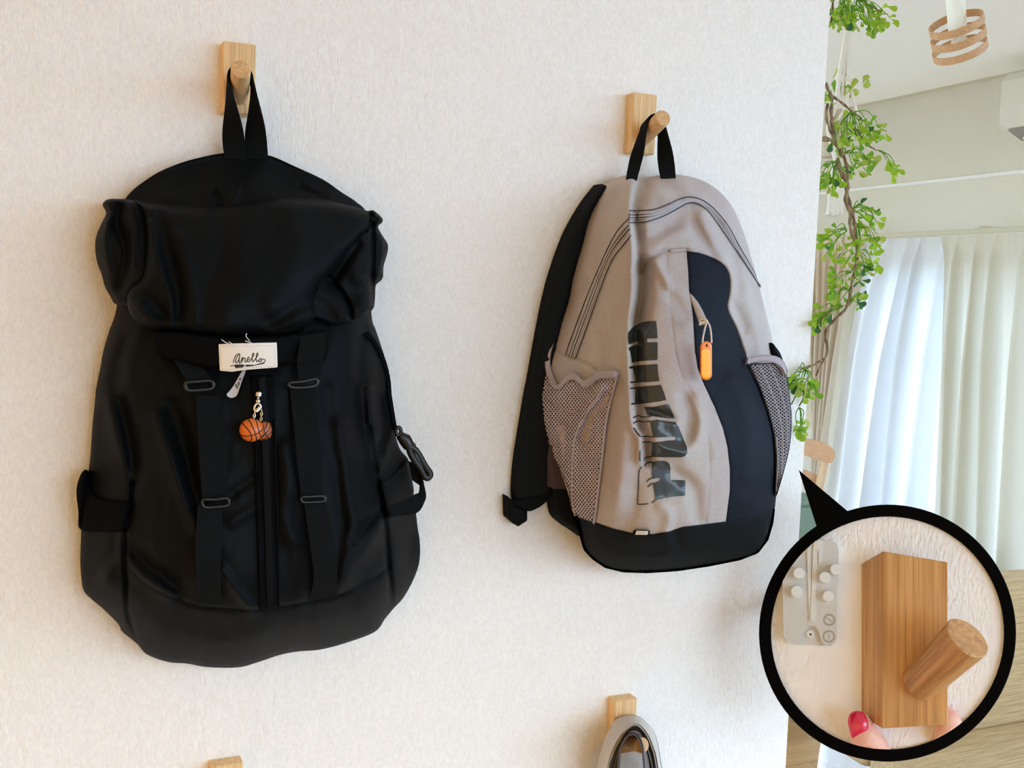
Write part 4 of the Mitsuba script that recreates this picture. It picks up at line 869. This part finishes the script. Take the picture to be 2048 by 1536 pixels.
zipper(S + '__zipper', G1((893, 385), (960, 385), (1060, 375), (1150, 340), (1230, 305), (1300, 300), (1380, 330), (1450, 390), (1530, 490), (1600, 620), (1680, 760), (1732, 880)),
       G1((893, 467), (1000, 462), (1100, 430), (1190, 385), (1260, 345), (1320, 342), (1390, 385), (1450, 460), (1540, 590), (1640, 740), (1722, 860)))
zipper(S + '__zipper', G1((886, 435), (820, 505), (760, 610), (700, 740), (640, 880), (570, 1060), (500, 1250), (482, 1310)),
       G1((903, 548), (850, 615), (790, 690), (740, 800), (690, 940), (640, 1080), (590, 1220), (548, 1335)))
# printed letters on the front
def ink(key, polys, m='print_gloss', off=.0011):
    for q in polys:
        add(key, relief(q, FS, 2.6, off=off, skirt=('rel', .0009), cap=False), m, True)
ink(S + '__letter', [
    U1((166, 400), (230, 320), (330, 272), (420, 258), (505, 258), (515, 350), (523, 470), (395, 475), (395, 520), (523, 518), (523, 735), (420, 742), (300, 752), (205, 772), (207, 745), (188, 625), (172, 612), (172, 585), (225, 562), (283, 540), (275, 504), (172, 548), (160, 470)),
    U1((178, 820), (210, 810), (300, 800), (400, 795), (522, 785), (525, 850), (535, 930), (546, 995), (450, 1005), (260, 1015), (190, 1022), (188, 1002), (256, 1000), (258, 985), (225, 840), (180, 845)),
    U1((186, 1082), (250, 1070), (400, 1055), (565, 1042), (600, 1130), (633, 1228), (560, 1245), (400, 1268), (200, 1287), (200, 1266), (252, 1265), (256, 1090), (190, 1095)),
    U1((355, 1316), (450, 1320), (560, 1300), (660, 1275), (700, 1370), (735, 1455), (640, 1450), (500, 1428), (394, 1415), (382, 1370)),
    U2((370, 228), (440, 207), (560, 225), (640, 232), (675, 285), (720, 400), (762, 500), (768, 560), (738, 598), (690, 608), (500, 607), (386, 602), (391, 452), (560, 430), (640, 426), (658, 405), (640, 387), (500, 392), (402, 398), (390, 330)),
    U2((388, 658), (450, 645), (520, 645), (570, 665), (586, 710), (586, 846), (746, 850), (740, 1015), (640, 1020), (540, 1035), (432, 1058), (415, 960), (402, 885), (470, 860), (486, 838), (470, 824), (396, 838))])
def ink_line(strokes, w):
    for c_ in strokes:
        s = resample(spline(c_, n=6), 2.2); L = LineString(s).buffer(w / 2, cap_style='flat')
        add(S + '__letter_outline', relief(np.array(L.exterior.coords)[:-1], FS, 1.8, off=.0011), 'print_gloss', True)
ink_line([U2((192, 190), (225, 172), (255, 165), (300, 180), (385, 172)), U2((192, 247), (225, 230), (255, 222), (290, 232), (380, 222)), U2((200, 292), (235, 345), (275, 390)), U2((285, 388), (340, 386), (402, 392)), U2((288, 447), (340, 446), (395, 450)), U2((308, 632), (330, 608), (390, 600)),
          U2((266, 540), (266, 650)), U2((315, 700), (325, 680), (352, 662), (392, 655)), U2((285, 705), (262, 740), (252, 800), (245, 960), (236, 1108)), U2((230, 1104), (290, 1105), (355, 1098)), U2((390, 1090), (410, 1075), (430, 1057)), U2((335, 870), (355, 845), (392, 826)), U2((345, 922), (370, 900), (404, 880))], 2.2)
# left mesh pocket: lining, netting, elastic binding
def netting(key, poly, off, step, r, m, tilt=45):
    g = Polygon(poly).buffer(0).buffer(-2.5); c0 = np.array(g.centroid.coords[0]); L = 700; out = []
    for ang in (tilt, -tilt):
        a_ = math.radians(ang); d, nn = np.array([math.cos(a_), math.sin(a_)]), np.array([-math.sin(a_), math.cos(a_)])
        for k in np.arange(-400, 400, step):
            seg = g.intersection(LineString([c0 + nn * k - d * L, c0 + nn * k + d * L]))
            for ls in getattr(seg, 'geoms', [seg]):
                if ls.geom_type != 'LineString' or ls.length < 4: continue
                q = resample(np.array(ls.coords), 7)
                out.append(tube(at(q[:, 0], q[:, 1], FS(q) + off + .0002 * (ang > 0)), r, 4, False))
    add(key, join(out), m, True, kind='stuff')
lmesh = np.vstack([G1((335, 1420), (370, 1340), (385, 1420), (430, 1500)), G2((440, 225), (490, 190), (545, 185), (600, 225), (660, 200), (720, 178), (812, 155), (780, 290), (740, 470), (715, 700), (685, 950), (663, 1106), (560, 1072), (540, 1040), (520, 1010), (505, 900), (460, 790), (400, 680), (360, 560), (335, 420), (318, 270), (318, 210))])
lmesh = resample(lmesh, 4, True)
FS.fold(G2((400, 300), (480, 240), (520, 230)), 10, .006).fold(G2((560, 400), (480, 380), (360, 320)), 6, -.004).fold(G2((720, 250), (600, 420), (540, 560), (520, 760), (525, 960)), 9, .009).fold(G2((600, 560), (640, 420), (740, 300)), 14, -.006).fold(G2((450, 500), (480, 650), (500, 800)), 14, -.004)
add(S + '__mesh_pocket', relief(lmesh, FS, 4, off=.0030, skirt=('rel', .006), cap=False), 'mauve_lining', True)
netting(S + '__mesh_pocket__netting', lmesh, .0046, 5.2, .00078, 'mauve_mesh', 52)
bind = np.vstack([G1((400, 1212), (375, 1290), (372, 1380), (400, 1460), (430, 1510)), G2((460, 222), (490, 190), (520, 172), (550, 172), (580, 200), (605, 222), (640, 208), (690, 170), (740, 160), (812, 158))])
b_ = resample(spline(bind), 4); hb = FS(b_) + .006
bu = b_ + np.array([0, -7.0]); bl = b_ + np.array([0, 7.0])
bu[:26] = b_[:26] + np.array([-6, -1.5]); bl[:26] = b_[:26] + np.array([5, 2.5])
for i in range(8):
    t = (i + 1) / 9; bu[26 + i] = b_[26 + i] + np.array([-6, -1.5]) * (1 - t) + np.array([0, -7.0]) * t; bl[26 + i] = b_[26 + i] + np.array([5, 2.5]) * (1 - t) + np.array([0, 7.0]) * t
add(S + '__mesh_pocket__binding', loft(at(bu[:, 0], bu[:, 1], hb), at(bl[:, 0], bl[:, 1], hb + .003), .003), 'mauve_binding', True)
for line in (G2((818, 140), (780, 290), (740, 470), (715, 700), (685, 950), (664, 1108)), G2((725, 240), (610, 420), (545, 560), (528, 760), (528, 960), (545, 1060))):
    s = resample(spline(line), 5); add(S + '__mesh_pocket__piping', tube(at(s[:, 0], s[:, 1], FS(s) + .0055), .0013, 6), 'mauve_binding', True)
# right mesh pocket
rmesh = G2((1655, 92), (1720, 230), (1780, 400), (1815, 540), (1828, 700), (1828, 930), (1850, 885), (1892, 740), (1922, 600), (1932, 440), (1918, 290), (1897, 160), (1860, 95), (1800, 82), (1730, 84))
_lb = resample(spline(G2((1650, 92), (1712, 230), (1772, 400), (1806, 540), (1818, 700), (1816, 930))), 25); _lh = FS(_lb)
FR2 = Field([(a[0], a[1], h_ + .001) for a, h_ in zip(_lb, _lh)] + [(1548, 740, .092), (1565, 760, .085), (1575, 800, .075), (1582, 840, .068), (1578, 890, .068), (1570, 930, .070), (1560, 975, .074)], 1e-5)
add(S + '__mesh_pocket', relief(resample(spline(rmesh, True, 3), 4, True), FR2, 3.5, off=.003, skirt=('rel', .02)), 'grey_lining', True)
Fk = FS; FS_keep = FS
def net2():
    global FS
    FS = FR2; netting(S + '__mesh_pocket_001__netting', resample(rmesh, 4, True), .0056, 5.0, .0008, 'grey_mesh', 40); FS = FS_keep
net2()
for line in (G2((1720, 100), (1790, 250), (1850, 420), (1872, 600), (1862, 800)), G2((1780, 90), (1850, 250), (1895, 430), (1900, 600)), G2((1830, 560), (1840, 700), (1832, 900))):
    s = resample(spline(line), 5); add(S + '__mesh_pocket_001__piping', tube(at(s[:, 0], s[:, 1], FR2(s) + .0062), .0012, 6), 'grey_mesh', True)
rb = resample(spline(G2((1640, 72), (1700, 58), (1760, 52), (1820, 62), (1858, 90), (1885, 150))), 4); hr = FR2(rb) + .008
add(S + '__mesh_pocket_001__binding', loft(at(rb[:, 0] + 1, rb[:, 1] - 6, hr), at(rb[:, 0] - 2, rb[:, 1] + 7, hr + .002), .003), 'mauve_binding', True)
tuck = G1((1806, 1235), (1830, 1262), (1862, 1310), (1886, 1400), (1870, 1410), (1840, 1350), (1812, 1300))
add(S + '__side_strap', relief(spline(tuck, True, 3), .055, 4, R=5, drop=.004, skirt=.03), 'slate_cloth', True)
# shoulder strap seen behind the left edge, with its strap keeper
sl = np.vstack([G1((715, 216), (640, 310), (570, 420), (500, 560), (430, 750), (380, 920), (330, 1150), (290, 1340), (255, 1500)), G2((240, 280), (190, 520), (152, 700), (135, 850), (138, 940), (175, 1000))])
sr = np.vstack([G1((760, 235), (700, 330), (640, 440), (590, 620), (540, 800), (510, 960), (470, 1100), (450, 1200), (420, 1400), (400, 1530)), G2((390, 300), (400, 520), (420, 700), (400, 880), (380, 930), (240, 1030))])
sp = np.vstack([resample(spline(sl), 5), resample(spline(sr), 5)[::-1]])
Fst = Field([(1205, 368, .030), (1136, 475, .030), (1170, 480, .034), (1085, 659, .028), (1130, 660, .032), (1055, 787, .022), (1105, 787, .030), (1027, 918, .014), (1090, 918, .026), (1040, 1010, .014), (1100, 985, .022)], 0)
add(S + '__shoulder_strap', relief(resample(sp, 5, True), Fst, 5, R=12, drop=.009, skirt=.002), 'slate_cloth', True)
webp = G2((150, 975), (175, 1000), (240, 1032), (290, 1020), (345, 985), (395, 925), (405, 880), (300, 930), (200, 960))
add(S + '__shoulder_strap__webbing', relief(spline(webp, True, 3), .016, 4, off=.004, R=4, drop=.002, skirt=.004), 'black_webbing', True)
kp = G2((116, 938), (140, 965), (165, 990), (238, 1030), (238, 1092), (180, 1130), (120, 1078))
add(S + '__shoulder_strap__keeper', relief(kp, .018, 4, off=.003, R=5, drop=.003, skirt=.002), 'black_webbing', True)
# top loop
a, b = peg_grey; ax2 = (b - a) / np.linalg.norm(b - a); c = a + (b - a) * .50
P_, W_ = over_peg((1262, 362), (1337, 362), c, 0.0089 + .0026, ax2, .045)
add(S + '__top_loop', ribbon(P_, W_, np.interp(np.arange(len(P_)), [0, 13, 26, len(P_) - 1], [.0125, .018, .018, .018]), .0020), 'black_webbing', 40)
# pull tab of the front zip and the fabric end tag
pt = U1((922, -30), (935, 0), (1010, 0), (1060, 90), (1110, 200), (1130, 270), (1140, 290), (1040, 322), (1020, 285), (970, 180), (935, 110))
pt = G1((1278, 916), (1296, 930), (1335, 980), (1362, 1030), (1388, 1085), (1386, 1108), (1345, 1127), (1330, 1085), (1300, 1000), (1284, 960))
FP = Field([(1380, 587, .172), (1400, 610, .176), (1412, 650, .180), (1385, 620, .174), (1405, 645, .179)], 1e-6)
add(S + '__pull_tab', relief(pt, FP, 3, off=.006, R=3, drop=.0015, skirt=('rel', .003)), 'taupe_cloth', True)
tgp = U2((182, 1410), (200, 1378), (365, 1382), (372, 1402), (350, 1438), (215, 1438), (190, 1428))
add(S + '__end_tag', relief(tgp, FS, 3, off=.004, skirt=('rel', .004)), 'black_webbing', True)
add(S + '__end_tag__strip', relief(U2((228, 1384), (355, 1387), (345, 1430), (212, 1428)), FS, 3, off=.0048, skirt=('rel', .0006)), 'pale_tape', True)
# orange reflector key ring hanging on the pull tab
Q = 'reflector_keyring'
def u1(x, y, h=.186): q = U1((x, y))[0]; return at(q[0], q[1], h)
add(Q + '__ring', tube([u1(1085 + 45 * math.cos(t), 262 + 28 * math.sin(t), .187 + .003 * math.cos(t)) for t in np.linspace(0, 2 * np.pi, 24, endpoint=False)], .0012, 8, closed=True), 'chrome', True)
ch = resample(spline(U1((1040, 300), (1085, 268), (1140, 280), (1165, 330), (1180, 420), (1186, 520))), 3.0); ch2 = resample(spline(U1((1120, 300), (1105, 345), (1085, 440), (1074, 520))), 3.0)
add(Q + '__bead_chain', join([ball(c, .00105, 1) for c in at(np.r_[ch[:, 0], ch2[:, 0]], np.r_[ch[:, 1], ch2[:, 1]], .1875)]), 'chrome', True, kind='stuff')
def capsule(cx, y0, y1, hw):
    th = np.linspace(0, np.pi, 20)
    return U1(*[(cx - hw * math.cos(t), y0 + hw - hw * math.sin(t)) for t in th], *[(cx + hw * math.cos(t), y1 - hw + hw * math.sin(t)) for t in th])
add(Q + '__tag', relief(capsule(1120, 505, 985, 72), .184, 2.5, R=4, drop=.0015, skirt=('rel', .004)), 'orange_plastic', True, label='orange plastic tag')
add(Q + '__tag__reflector', relief(capsule(1117, 592, 965, 56), .1848, 2.5, R=2, drop=.0006, skirt=('rel', .001)), 'orange_reflector', True, label='bright yellow-orange reflector')
add(Q + '__tag__hole', cyl(u1(1125, 558, .1835), u1(1125, 558, .1845), .0013, 12), 'seam_black')
tag(Q, 'orange capsule reflector key ring on a ball chain hanging on the navy panel', 'key ring')

# ------------------------------------------------------------------ tote bag whose handles loop over the lower right hook
TB = crop(1180, 1360, 8.728)
W = 'tote_bag'
mat('tote_light', (0.46, 0.425, 0.385), 0.75, 0.3, (weave(3600), 0.00012), sheen=0.4)
mat('tote_dark', (0.15, 0.13, 0.125), 0.8, 0.3, (weave(3600), 0.00012), sheen=0.3)
mat('tote_mid', (0.30, 0.28, 0.27), 0.75, 0.3, (weave(3600), 0.00012), sheen=0.3)
def handle(out, inn, h0, h1, m):
    o_, i_ = [resample(spline(TB(*q), n=6), 4) for q in (out, inn)]; n = 70
    o_, i_ = [np.stack([np.interp(np.linspace(0, 1, n), np.linspace(0, 1, len(q)), q[:, k]) for k in (0, 1)], 1) for q in (o_, i_)]
    add(W + '__handle', loft(at(o_[:, 0], o_[:, 1], h0), at(i_[:, 0], i_[:, 1], h1), .0022), m, True)
handle(((120, 1800), (150, 1536), (200, 1300), (280, 1050), (360, 870), (450, 730), (560, 665), (700, 638), (840, 662), (950, 740), (1050, 850), (1120, 1000), (1170, 1200), (1225, 1536), (1260, 1800)),
       ((300, 1800), (330, 1536), (400, 1280), (480, 1110), (570, 970), (650, 880), (720, 825), (800, 800), (870, 830), (950, 920), (1020, 1040), (1070, 1180), (1110, 1300), (1150, 1536), (1180, 1800)), .019, .066, 'tote_light')
handle(((400, 1800), (440, 1536), (490, 1250), (560, 1090), (640, 980), (720, 930), (830, 930), (890, 980), (940, 1060), (1000, 1180), (1060, 1330), (1100, 1536), (1120, 1800)),
       ((500, 1800), (520, 1536), (540, 1260), (600, 1090), (660, 1010), (730, 968), (800, 985), (850, 1060), (880, 1160), (905, 1300), (930, 1536), (950, 1800)), .030, .080, 'tote_dark')
handle(((330, 1800), (360, 1536), (430, 1330), (520, 1150), (600, 1010), (680, 900), (760, 830), (850, 840), (930, 930), (1010, 1070), (1070, 1230), (1120, 1536), (1150, 1800)),
       ((400, 1800), (440, 1536), (490, 1280), (570, 1090), (650, 980), (730, 920), (830, 928), (900, 1000), (960, 1130), (1010, 1250), (1080, 1536), (1110, 1800)), .024, .060, 'tote_mid')
tote_body = np.array([(1185, 1562), (1330, 1560), (1345, 1900), (1160, 1905)])
add(W + '__body', relief(tote_body, .045, 12, R=30, drop=.03, skirt=.006), 'tote_light', True)
tag(W, 'grey canvas tote bag hanging by folded handles on the lower right wall hook', 'tote bag')
# ------------------------------------------------------------------ round black-rimmed display at the wall's end, with its own hook, bracket and fingertips
DD = 1.17
CC = atd(1775.0, 1266.0, DD); NN = EYE - CC; NN = NN / np.linalg.norm(NN)
RX = np.cross([0, 0, 1.0], NN); RX /= np.linalg.norm(RX); RX = RIGHT - NN * (RIGHT @ NN); RX /= np.linalg.norm(RX); RU = np.cross(NN, RX)
def ad(px, py, off):
    px, py = np.asarray(px, float), np.asarray(py, float)
    d = rays(px, py); t = ((CC + 0 * d + NN * np.asarray(off, float)[..., None] - EYE) @ NN) / (d @ NN)
    return EYE + d * t[..., None]
I7 = crop(1500, 920, 2.493)
def i7(x, y, off): q = I7((x, y))[0]; return ad(q[0], q[1], off)
def circle(r, n=96, c=(1775, 1266.2)): t = np.linspace(0, 2 * np.pi, n, endpoint=False); return np.stack([c[0] + r * np.cos(t), c[1] - r * np.sin(t)], 1)
def solid(poly, front, back, key, m, smooth=30, step=None, label=None):
    P, tri, nb = plan(poly, step) if step else (np.asarray(poly, float), None, len(poly))
    if tri is None:
        tri = trimesh.creation.triangulate_polygon(Polygon(P), engine='earcut'); P, tri = tri[0][:, :2], tri[1]
        raise ValueError
    V, Vb = ad(P[:, 0], P[:, 1], front), ad(P[:, 0], P[:, 1], back); n = len(V); i = np.arange(nb); j = (i + 1) % nb
    return add(key, (np.vstack([V, Vb]), np.vstack([tri, tri[:, ::-1] + n, np.stack([i, j, j + n], 1), np.stack([i, j + n, i + n], 1)])), m, smooth, label=label)
mat('rim_black', (0.002, 0.002, 0.002), 0.9, 0.05)
mat('inset_paper', (0.91, 0.93, 0.945), 0.85, 0.2, (mikit.proc(lambda p, n, uv: 1.2 * N(p.x * 420 + N(p.z * 300, p.x * 140) * 1.5, p.z * 160, p.y * 420) + .8 * N(p.x * 700, p.z * 560, p.y * 700), 4e-4), 0.0007))
D_ = 'round_display'
ro, ri = circle(257), circle(233)
prof_ = [(257, -.012), (257, .003), (255.5, .0045), (234.5, .0045), (233, .003), (233, -.012)]
V = np.vstack([ad(*circle(r, 128).T, o) for r, o in prof_]); F = []
for a in range(6):
    b = (a + 1) % 6
    for i in range(128):
        j = (i + 1) % 128; F += [[a * 128 + i, a * 128 + j, b * 128 + j], [a * 128 + i, b * 128 + j, b * 128 + i]]
add(D_ + '__rim', (V, np.array(F)), 'rim_black', 30)
solid(circle(236, 128), .0, -.011, D_ + '__backing', 'inset_paper', 30, 9)
tail = np.array([(1597.5, 940), (1634, 1056), (1640, 1062), (1700, 1026), (1696, 1023)])
solid(tail, .0040, -.010, D_ + '__pointer', 'rim_black', 30, 8)
arm0 = CC - NN * .010 - RX * .02; add(D_ + '__wall_arm', cyl(arm0, [arm0[0], 0.0, arm0[2]], .012, 20), 'rim_black', 40)
tag(D_, 'round black-rimmed callout display with a pointer and white textured backing, mounted at the wall end', 'display')
# the big oak hook inside it
k = numbered_thing('coat_hook')
pu_ = i7(660, 452, .036) - i7(656, 1341, .036); pu_ /= np.linalg.norm(pu_); pr_ = np.cross(NN, pu_); pr_ /= np.linalg.norm(pr_); pn_ = np.cross(pr_, pu_)
mat('oak_big', oak(1.9, axes=(pr_, pn_, pu_), dark=(0.40, 0.195, 0.065), light=(0.64, 0.375, 0.155)), 0.45, 0.4)
ga_ = i7(1085, 885, .086) - i7(842, 1118, .032); ga_ /= np.linalg.norm(ga_); gb_ = np.cross(ga_, NN); gb_ /= np.linalg.norm(gb_); gc_ = np.cross(ga_, gb_)
mat('oak_big_peg', oak(1.9, axes=(gb_, gc_, ga_), dark=(0.32, 0.14, 0.042), light=(0.56, 0.30, 0.11)), 0.4, 0.45)
fo, bo = .036, .0004
fc = [i7(660, 452, fo), i7(990, 508, fo), i7(990, 1322, fo), i7(656, 1341, fo)]
bc = [i7(553, 515, bo), i7(893, 560, bo), i7(893, 1262, bo), i7(553, 1277, bo)]
C8 = np.array(fc + bc); pts = []
cen = C8.mean(0)
for i in range(8):
    nb_ = [(i + 1) % 4 + 4 * (i // 4), (i - 1) % 4 + 4 * (i // 4), (i + 4) % 8]
    e = [(C8[j] - C8[i]) / np.linalg.norm(C8[j] - C8[i]) * .0016 for j in nb_]
    pts += [C8[i] + e[0] + e[1], C8[i] + e[1] + e[2], C8[i] + e[0] + e[2]]
add(k + '__plate', trimesh.convex.convex_hull(np.array(pts)), 'oak_big')
pb_, pt_ = i7(842, 1118, fo - .004), i7(1085, 885, fo + .050)
rb_, rt_ = 88 / 2.493 / FOCAL * 1.135, 112 / 2.493 / FOCAL * 1.085
add(k + '__peg', tube([pb_, pb_ + (pt_ - pb_) * .5, pt_ - (pt_ - pb_) * .012, pt_], [rb_, (rb_ + rt_) / 2, rt_, rt_ - .0012], 56), 'oak_big_peg', 35)
tag(k, 'large oak peg hook inside the round black-rimmed display, held by fingertips', 'hook')
# pale grey mounting bracket beside it
mat('bracket_grey', (0.62, 0.66, 0.68), 0.45, 0.4); mat('bracket_lite', (0.72, 0.755, 0.76), 0.45, 0.4)
M_ = 'mounting_bracket'
g = Polygon(I7((250, 330), (330, 400), (408, 402), (432, 415), (441, 445), (441, 610), (433, 640), (433, 890), (425, 912), (405, 926), (380, 926), (362, 912), (352, 890), (346, 860), (330, 833), (300, 824), (275, 835), (262, 860), (255, 890), (240, 912), (215, 920), (185, 905), (166, 880), (163, 640), (158, 600), (160, 500), (200, 380))).buffer(0)
g = g.intersection(Polygon(circle(234)))
b_ = np.array(g.exterior.coords)[:-1]
solid(b_, .013, .0004, M_ + '__plate', 'bracket_grey', 30, 5)
foot_ = Polygon(I7((240, 820), (370, 820), (380, 927), (215, 920))).buffer(0); solid(np.array(foot_.exterior.coords)[:-1], .006, .0004, M_ + '__foot', 'bracket_grey', 30, 5)
for (x, y, r, o) in ((245, 563, 29, .012), (234, 655, 30, .010), (375, 584, 29, .013), (427, 545, 27, .016), (392, 679, 28, .010)):
    a = i7(x - 4, y + 5, .0125); b = i7(x, y, .013 + o); add(M_ + '__pin', tube([a, a + (b - a) * .9, b], np.array([r, r, r - 2.2]) / 2.493 / FOCAL * 1.15, 28), 'bracket_lite', 35)
for q in (((318, 395), (352, 395), (350, 515), (344, 515), (338, 420), (322, 800), (300, 800), (306, 640)), ((283, 440), (300, 420), (305, 620), (298, 800), (293, 700))):
    g2 = Polygon(I7(*q)).buffer(0).intersection(Polygon(circle(233))); g2 = max(getattr(g2, 'geoms', [g2]), key=lambda s: s.area)
    solid(np.array(g2.exterior.coords)[:-1], .0155, .0125, M_ + '__rib', 'bracket_lite', 30, 4)
add(M_ + '__washer', cyl(i7(302, 869, .0055), i7(302, 869, .0085), 22 / 2.493 / FOCAL * 1.16, 28, bevel=.0005), 'bracket_lite', 35)
add(M_ + '__washer__pin_hole', cyl(i7(302, 870, .0083), i7(302, 870, .0088), 5 / 2.493 / FOCAL * 1.16, 14), 'seam_black')
for (x, y, r, hand_) in ((395, 797, 29, ((378, 782), (388, 792), (400, 800), (412, 810))), (393, 880, 30, ((393, 868), (393, 895), (393, 880)))):
    t = np.linspace(0, 2 * np.pi, 40, endpoint=False)
    for rr in (r, r * .8): add(M_ + '__dial', tube([i7(x + rr * math.cos(u), y + rr * math.sin(u), .0131) for u in t], .00032, 5, closed=True), 'slot_grey', True)
    add(M_ + '__dial__hand', tube([i7(*p, .0132) for p in hand_], .0004, 5), 'slot_grey', True)
    add(M_ + '__dial__tick', join([tube([i7(x + r * .82 * math.cos(u), y + r * .82 * math.sin(u), .0132), i7(x + r * .97 * math.cos(u), y + r * .97 * math.sin(u), .0132)], .0003, 4) for u in np.linspace(0, 2 * np.pi, 12, endpoint=False)]), 'slot_grey', False, kind='stuff')
tag(M_, 'pale grey plastic wall bracket with round pins beside the large oak hook', 'bracket')
# fingertips that hold the hook from below
def skin_fn(p, n, uv): return MX((0.80, 0.50, 0.40), (0.74, 0.40, 0.33), SS(0.3, 0.7, FB(p.x * 90, p.y * 90, p.z * 90, 3)))
mat('skin', mikit.proc(skin_fn), 0.5, 0.35)
mat('nail_red', (0.62, 0.008, 0.060), 0.12, 0.6, clearcoat=1.0, clearcoat_gloss=0.95)
PXM = 1.15 / FOCAL / 2.493
import manifold3d as m3
def chain(nodes):
    """nodes: (x, y, off, radius) measured like the rest; hulls of neighbouring spheres."""
    out = None
    sp = [m3.Manifold.sphere(r * PXM, 40).translate([float(v) for v in i7(x, y, o)]) for x, y, o, r in nodes]
    for a, b in zip(sp[:-1], sp[1:]):
        h_ = m3.Manifold.batch_hull([a, b]); out = h_ if out is None else out + h_
    return out
thumb = chain([(553, 1310, .022, 48), (556, 1335, .022, 60), (575, 1385, .020, 76), (610, 1450, .016, 86), (660, 1480, -.004, 30)])
finger = chain([(960, 1252, .012, 40), (985, 1290, .012, 55), (1000, 1345, .010, 66), (985, 1400, .006, 66), (940, 1450, -.004, 30)])
zc_ = m3.Manifold.hull_points(np.vstack([ad(*circle(232.5).T, -.02), ad(*circle(232.5).T, .09)]))
H_ = 'hand'
for nm, g_ in (('thumb', thumb), ('finger', finger)):
    hm = (g_ ^ zc_).refine_to_length(.0022).to_mesh(); hm = trimesh.Trimesh(hm.vert_properties[:, :3], hm.tri_verts)
    trimesh.smoothing.filter_taubin(hm, iterations=14)
    add(H_ + '__' + nm, hm, 'skin', True)
tag(H_, 'fingertips of a hand with red nail polish gripping the large oak hook from below', 'hand')
nail = spline(I7((530, 1251), (560, 1256), (580, 1280), (590, 1315), (593, 1350), (578, 1372), (550, 1380), (525, 1388), (512, 1396), (505, 1380), (496, 1345), (487, 1305), (495, 1272), (510, 1256)), True, 4)
P, tri, nb = plan(resample(nail, 2.5, True), 2.5)
dirs = rays(P[:, 0], P[:, 1]); dirs /= np.linalg.norm(dirs, axis=1, keepdims=True)
cN = np.array([(P[:, 0].min() + P[:, 0].max()) / 2, P[:, 1].mean()]); wN = (P[:, 0].max() - P[:, 0].min()) / 2
tN = np.clip((P[:, 0] - cN[0]) / wN, -1, 1); lN = (P[:, 1] - P[:, 1].min()) / np.ptp(P[:, 1])
offn = .0335 + .030 * 60 * PXM / .02 * 0 + 60 * PXM * .62 * (np.sqrt(1 - .80 * tN ** 2) - 1) + .010 * np.sin(np.pi * np.clip(lN * .8 + .12, 0, 1)) - .006
edge_t = np.clip(seg_dist(P, P[:nb], True) / 4, 0, 1); offn = offn + .0014 * np.sqrt(1 - (1 - edge_t) ** 2)
Vn = ad(P[:, 0], P[:, 1], offn); Vb = ad(P[:nb, 0], P[:nb, 1], offn[:nb] - .004); i = np.arange(nb); j = (i + 1) % nb
add(H_ + '__thumb__nail', (np.vstack([Vn, Vb]), np.vstack([tri, np.stack([i, j, j + len(Vn)], 1), np.stack([i, j + len(Vn), i + len(Vn)], 1)])), 'nail_red', True, label='glossy red thumbnail')
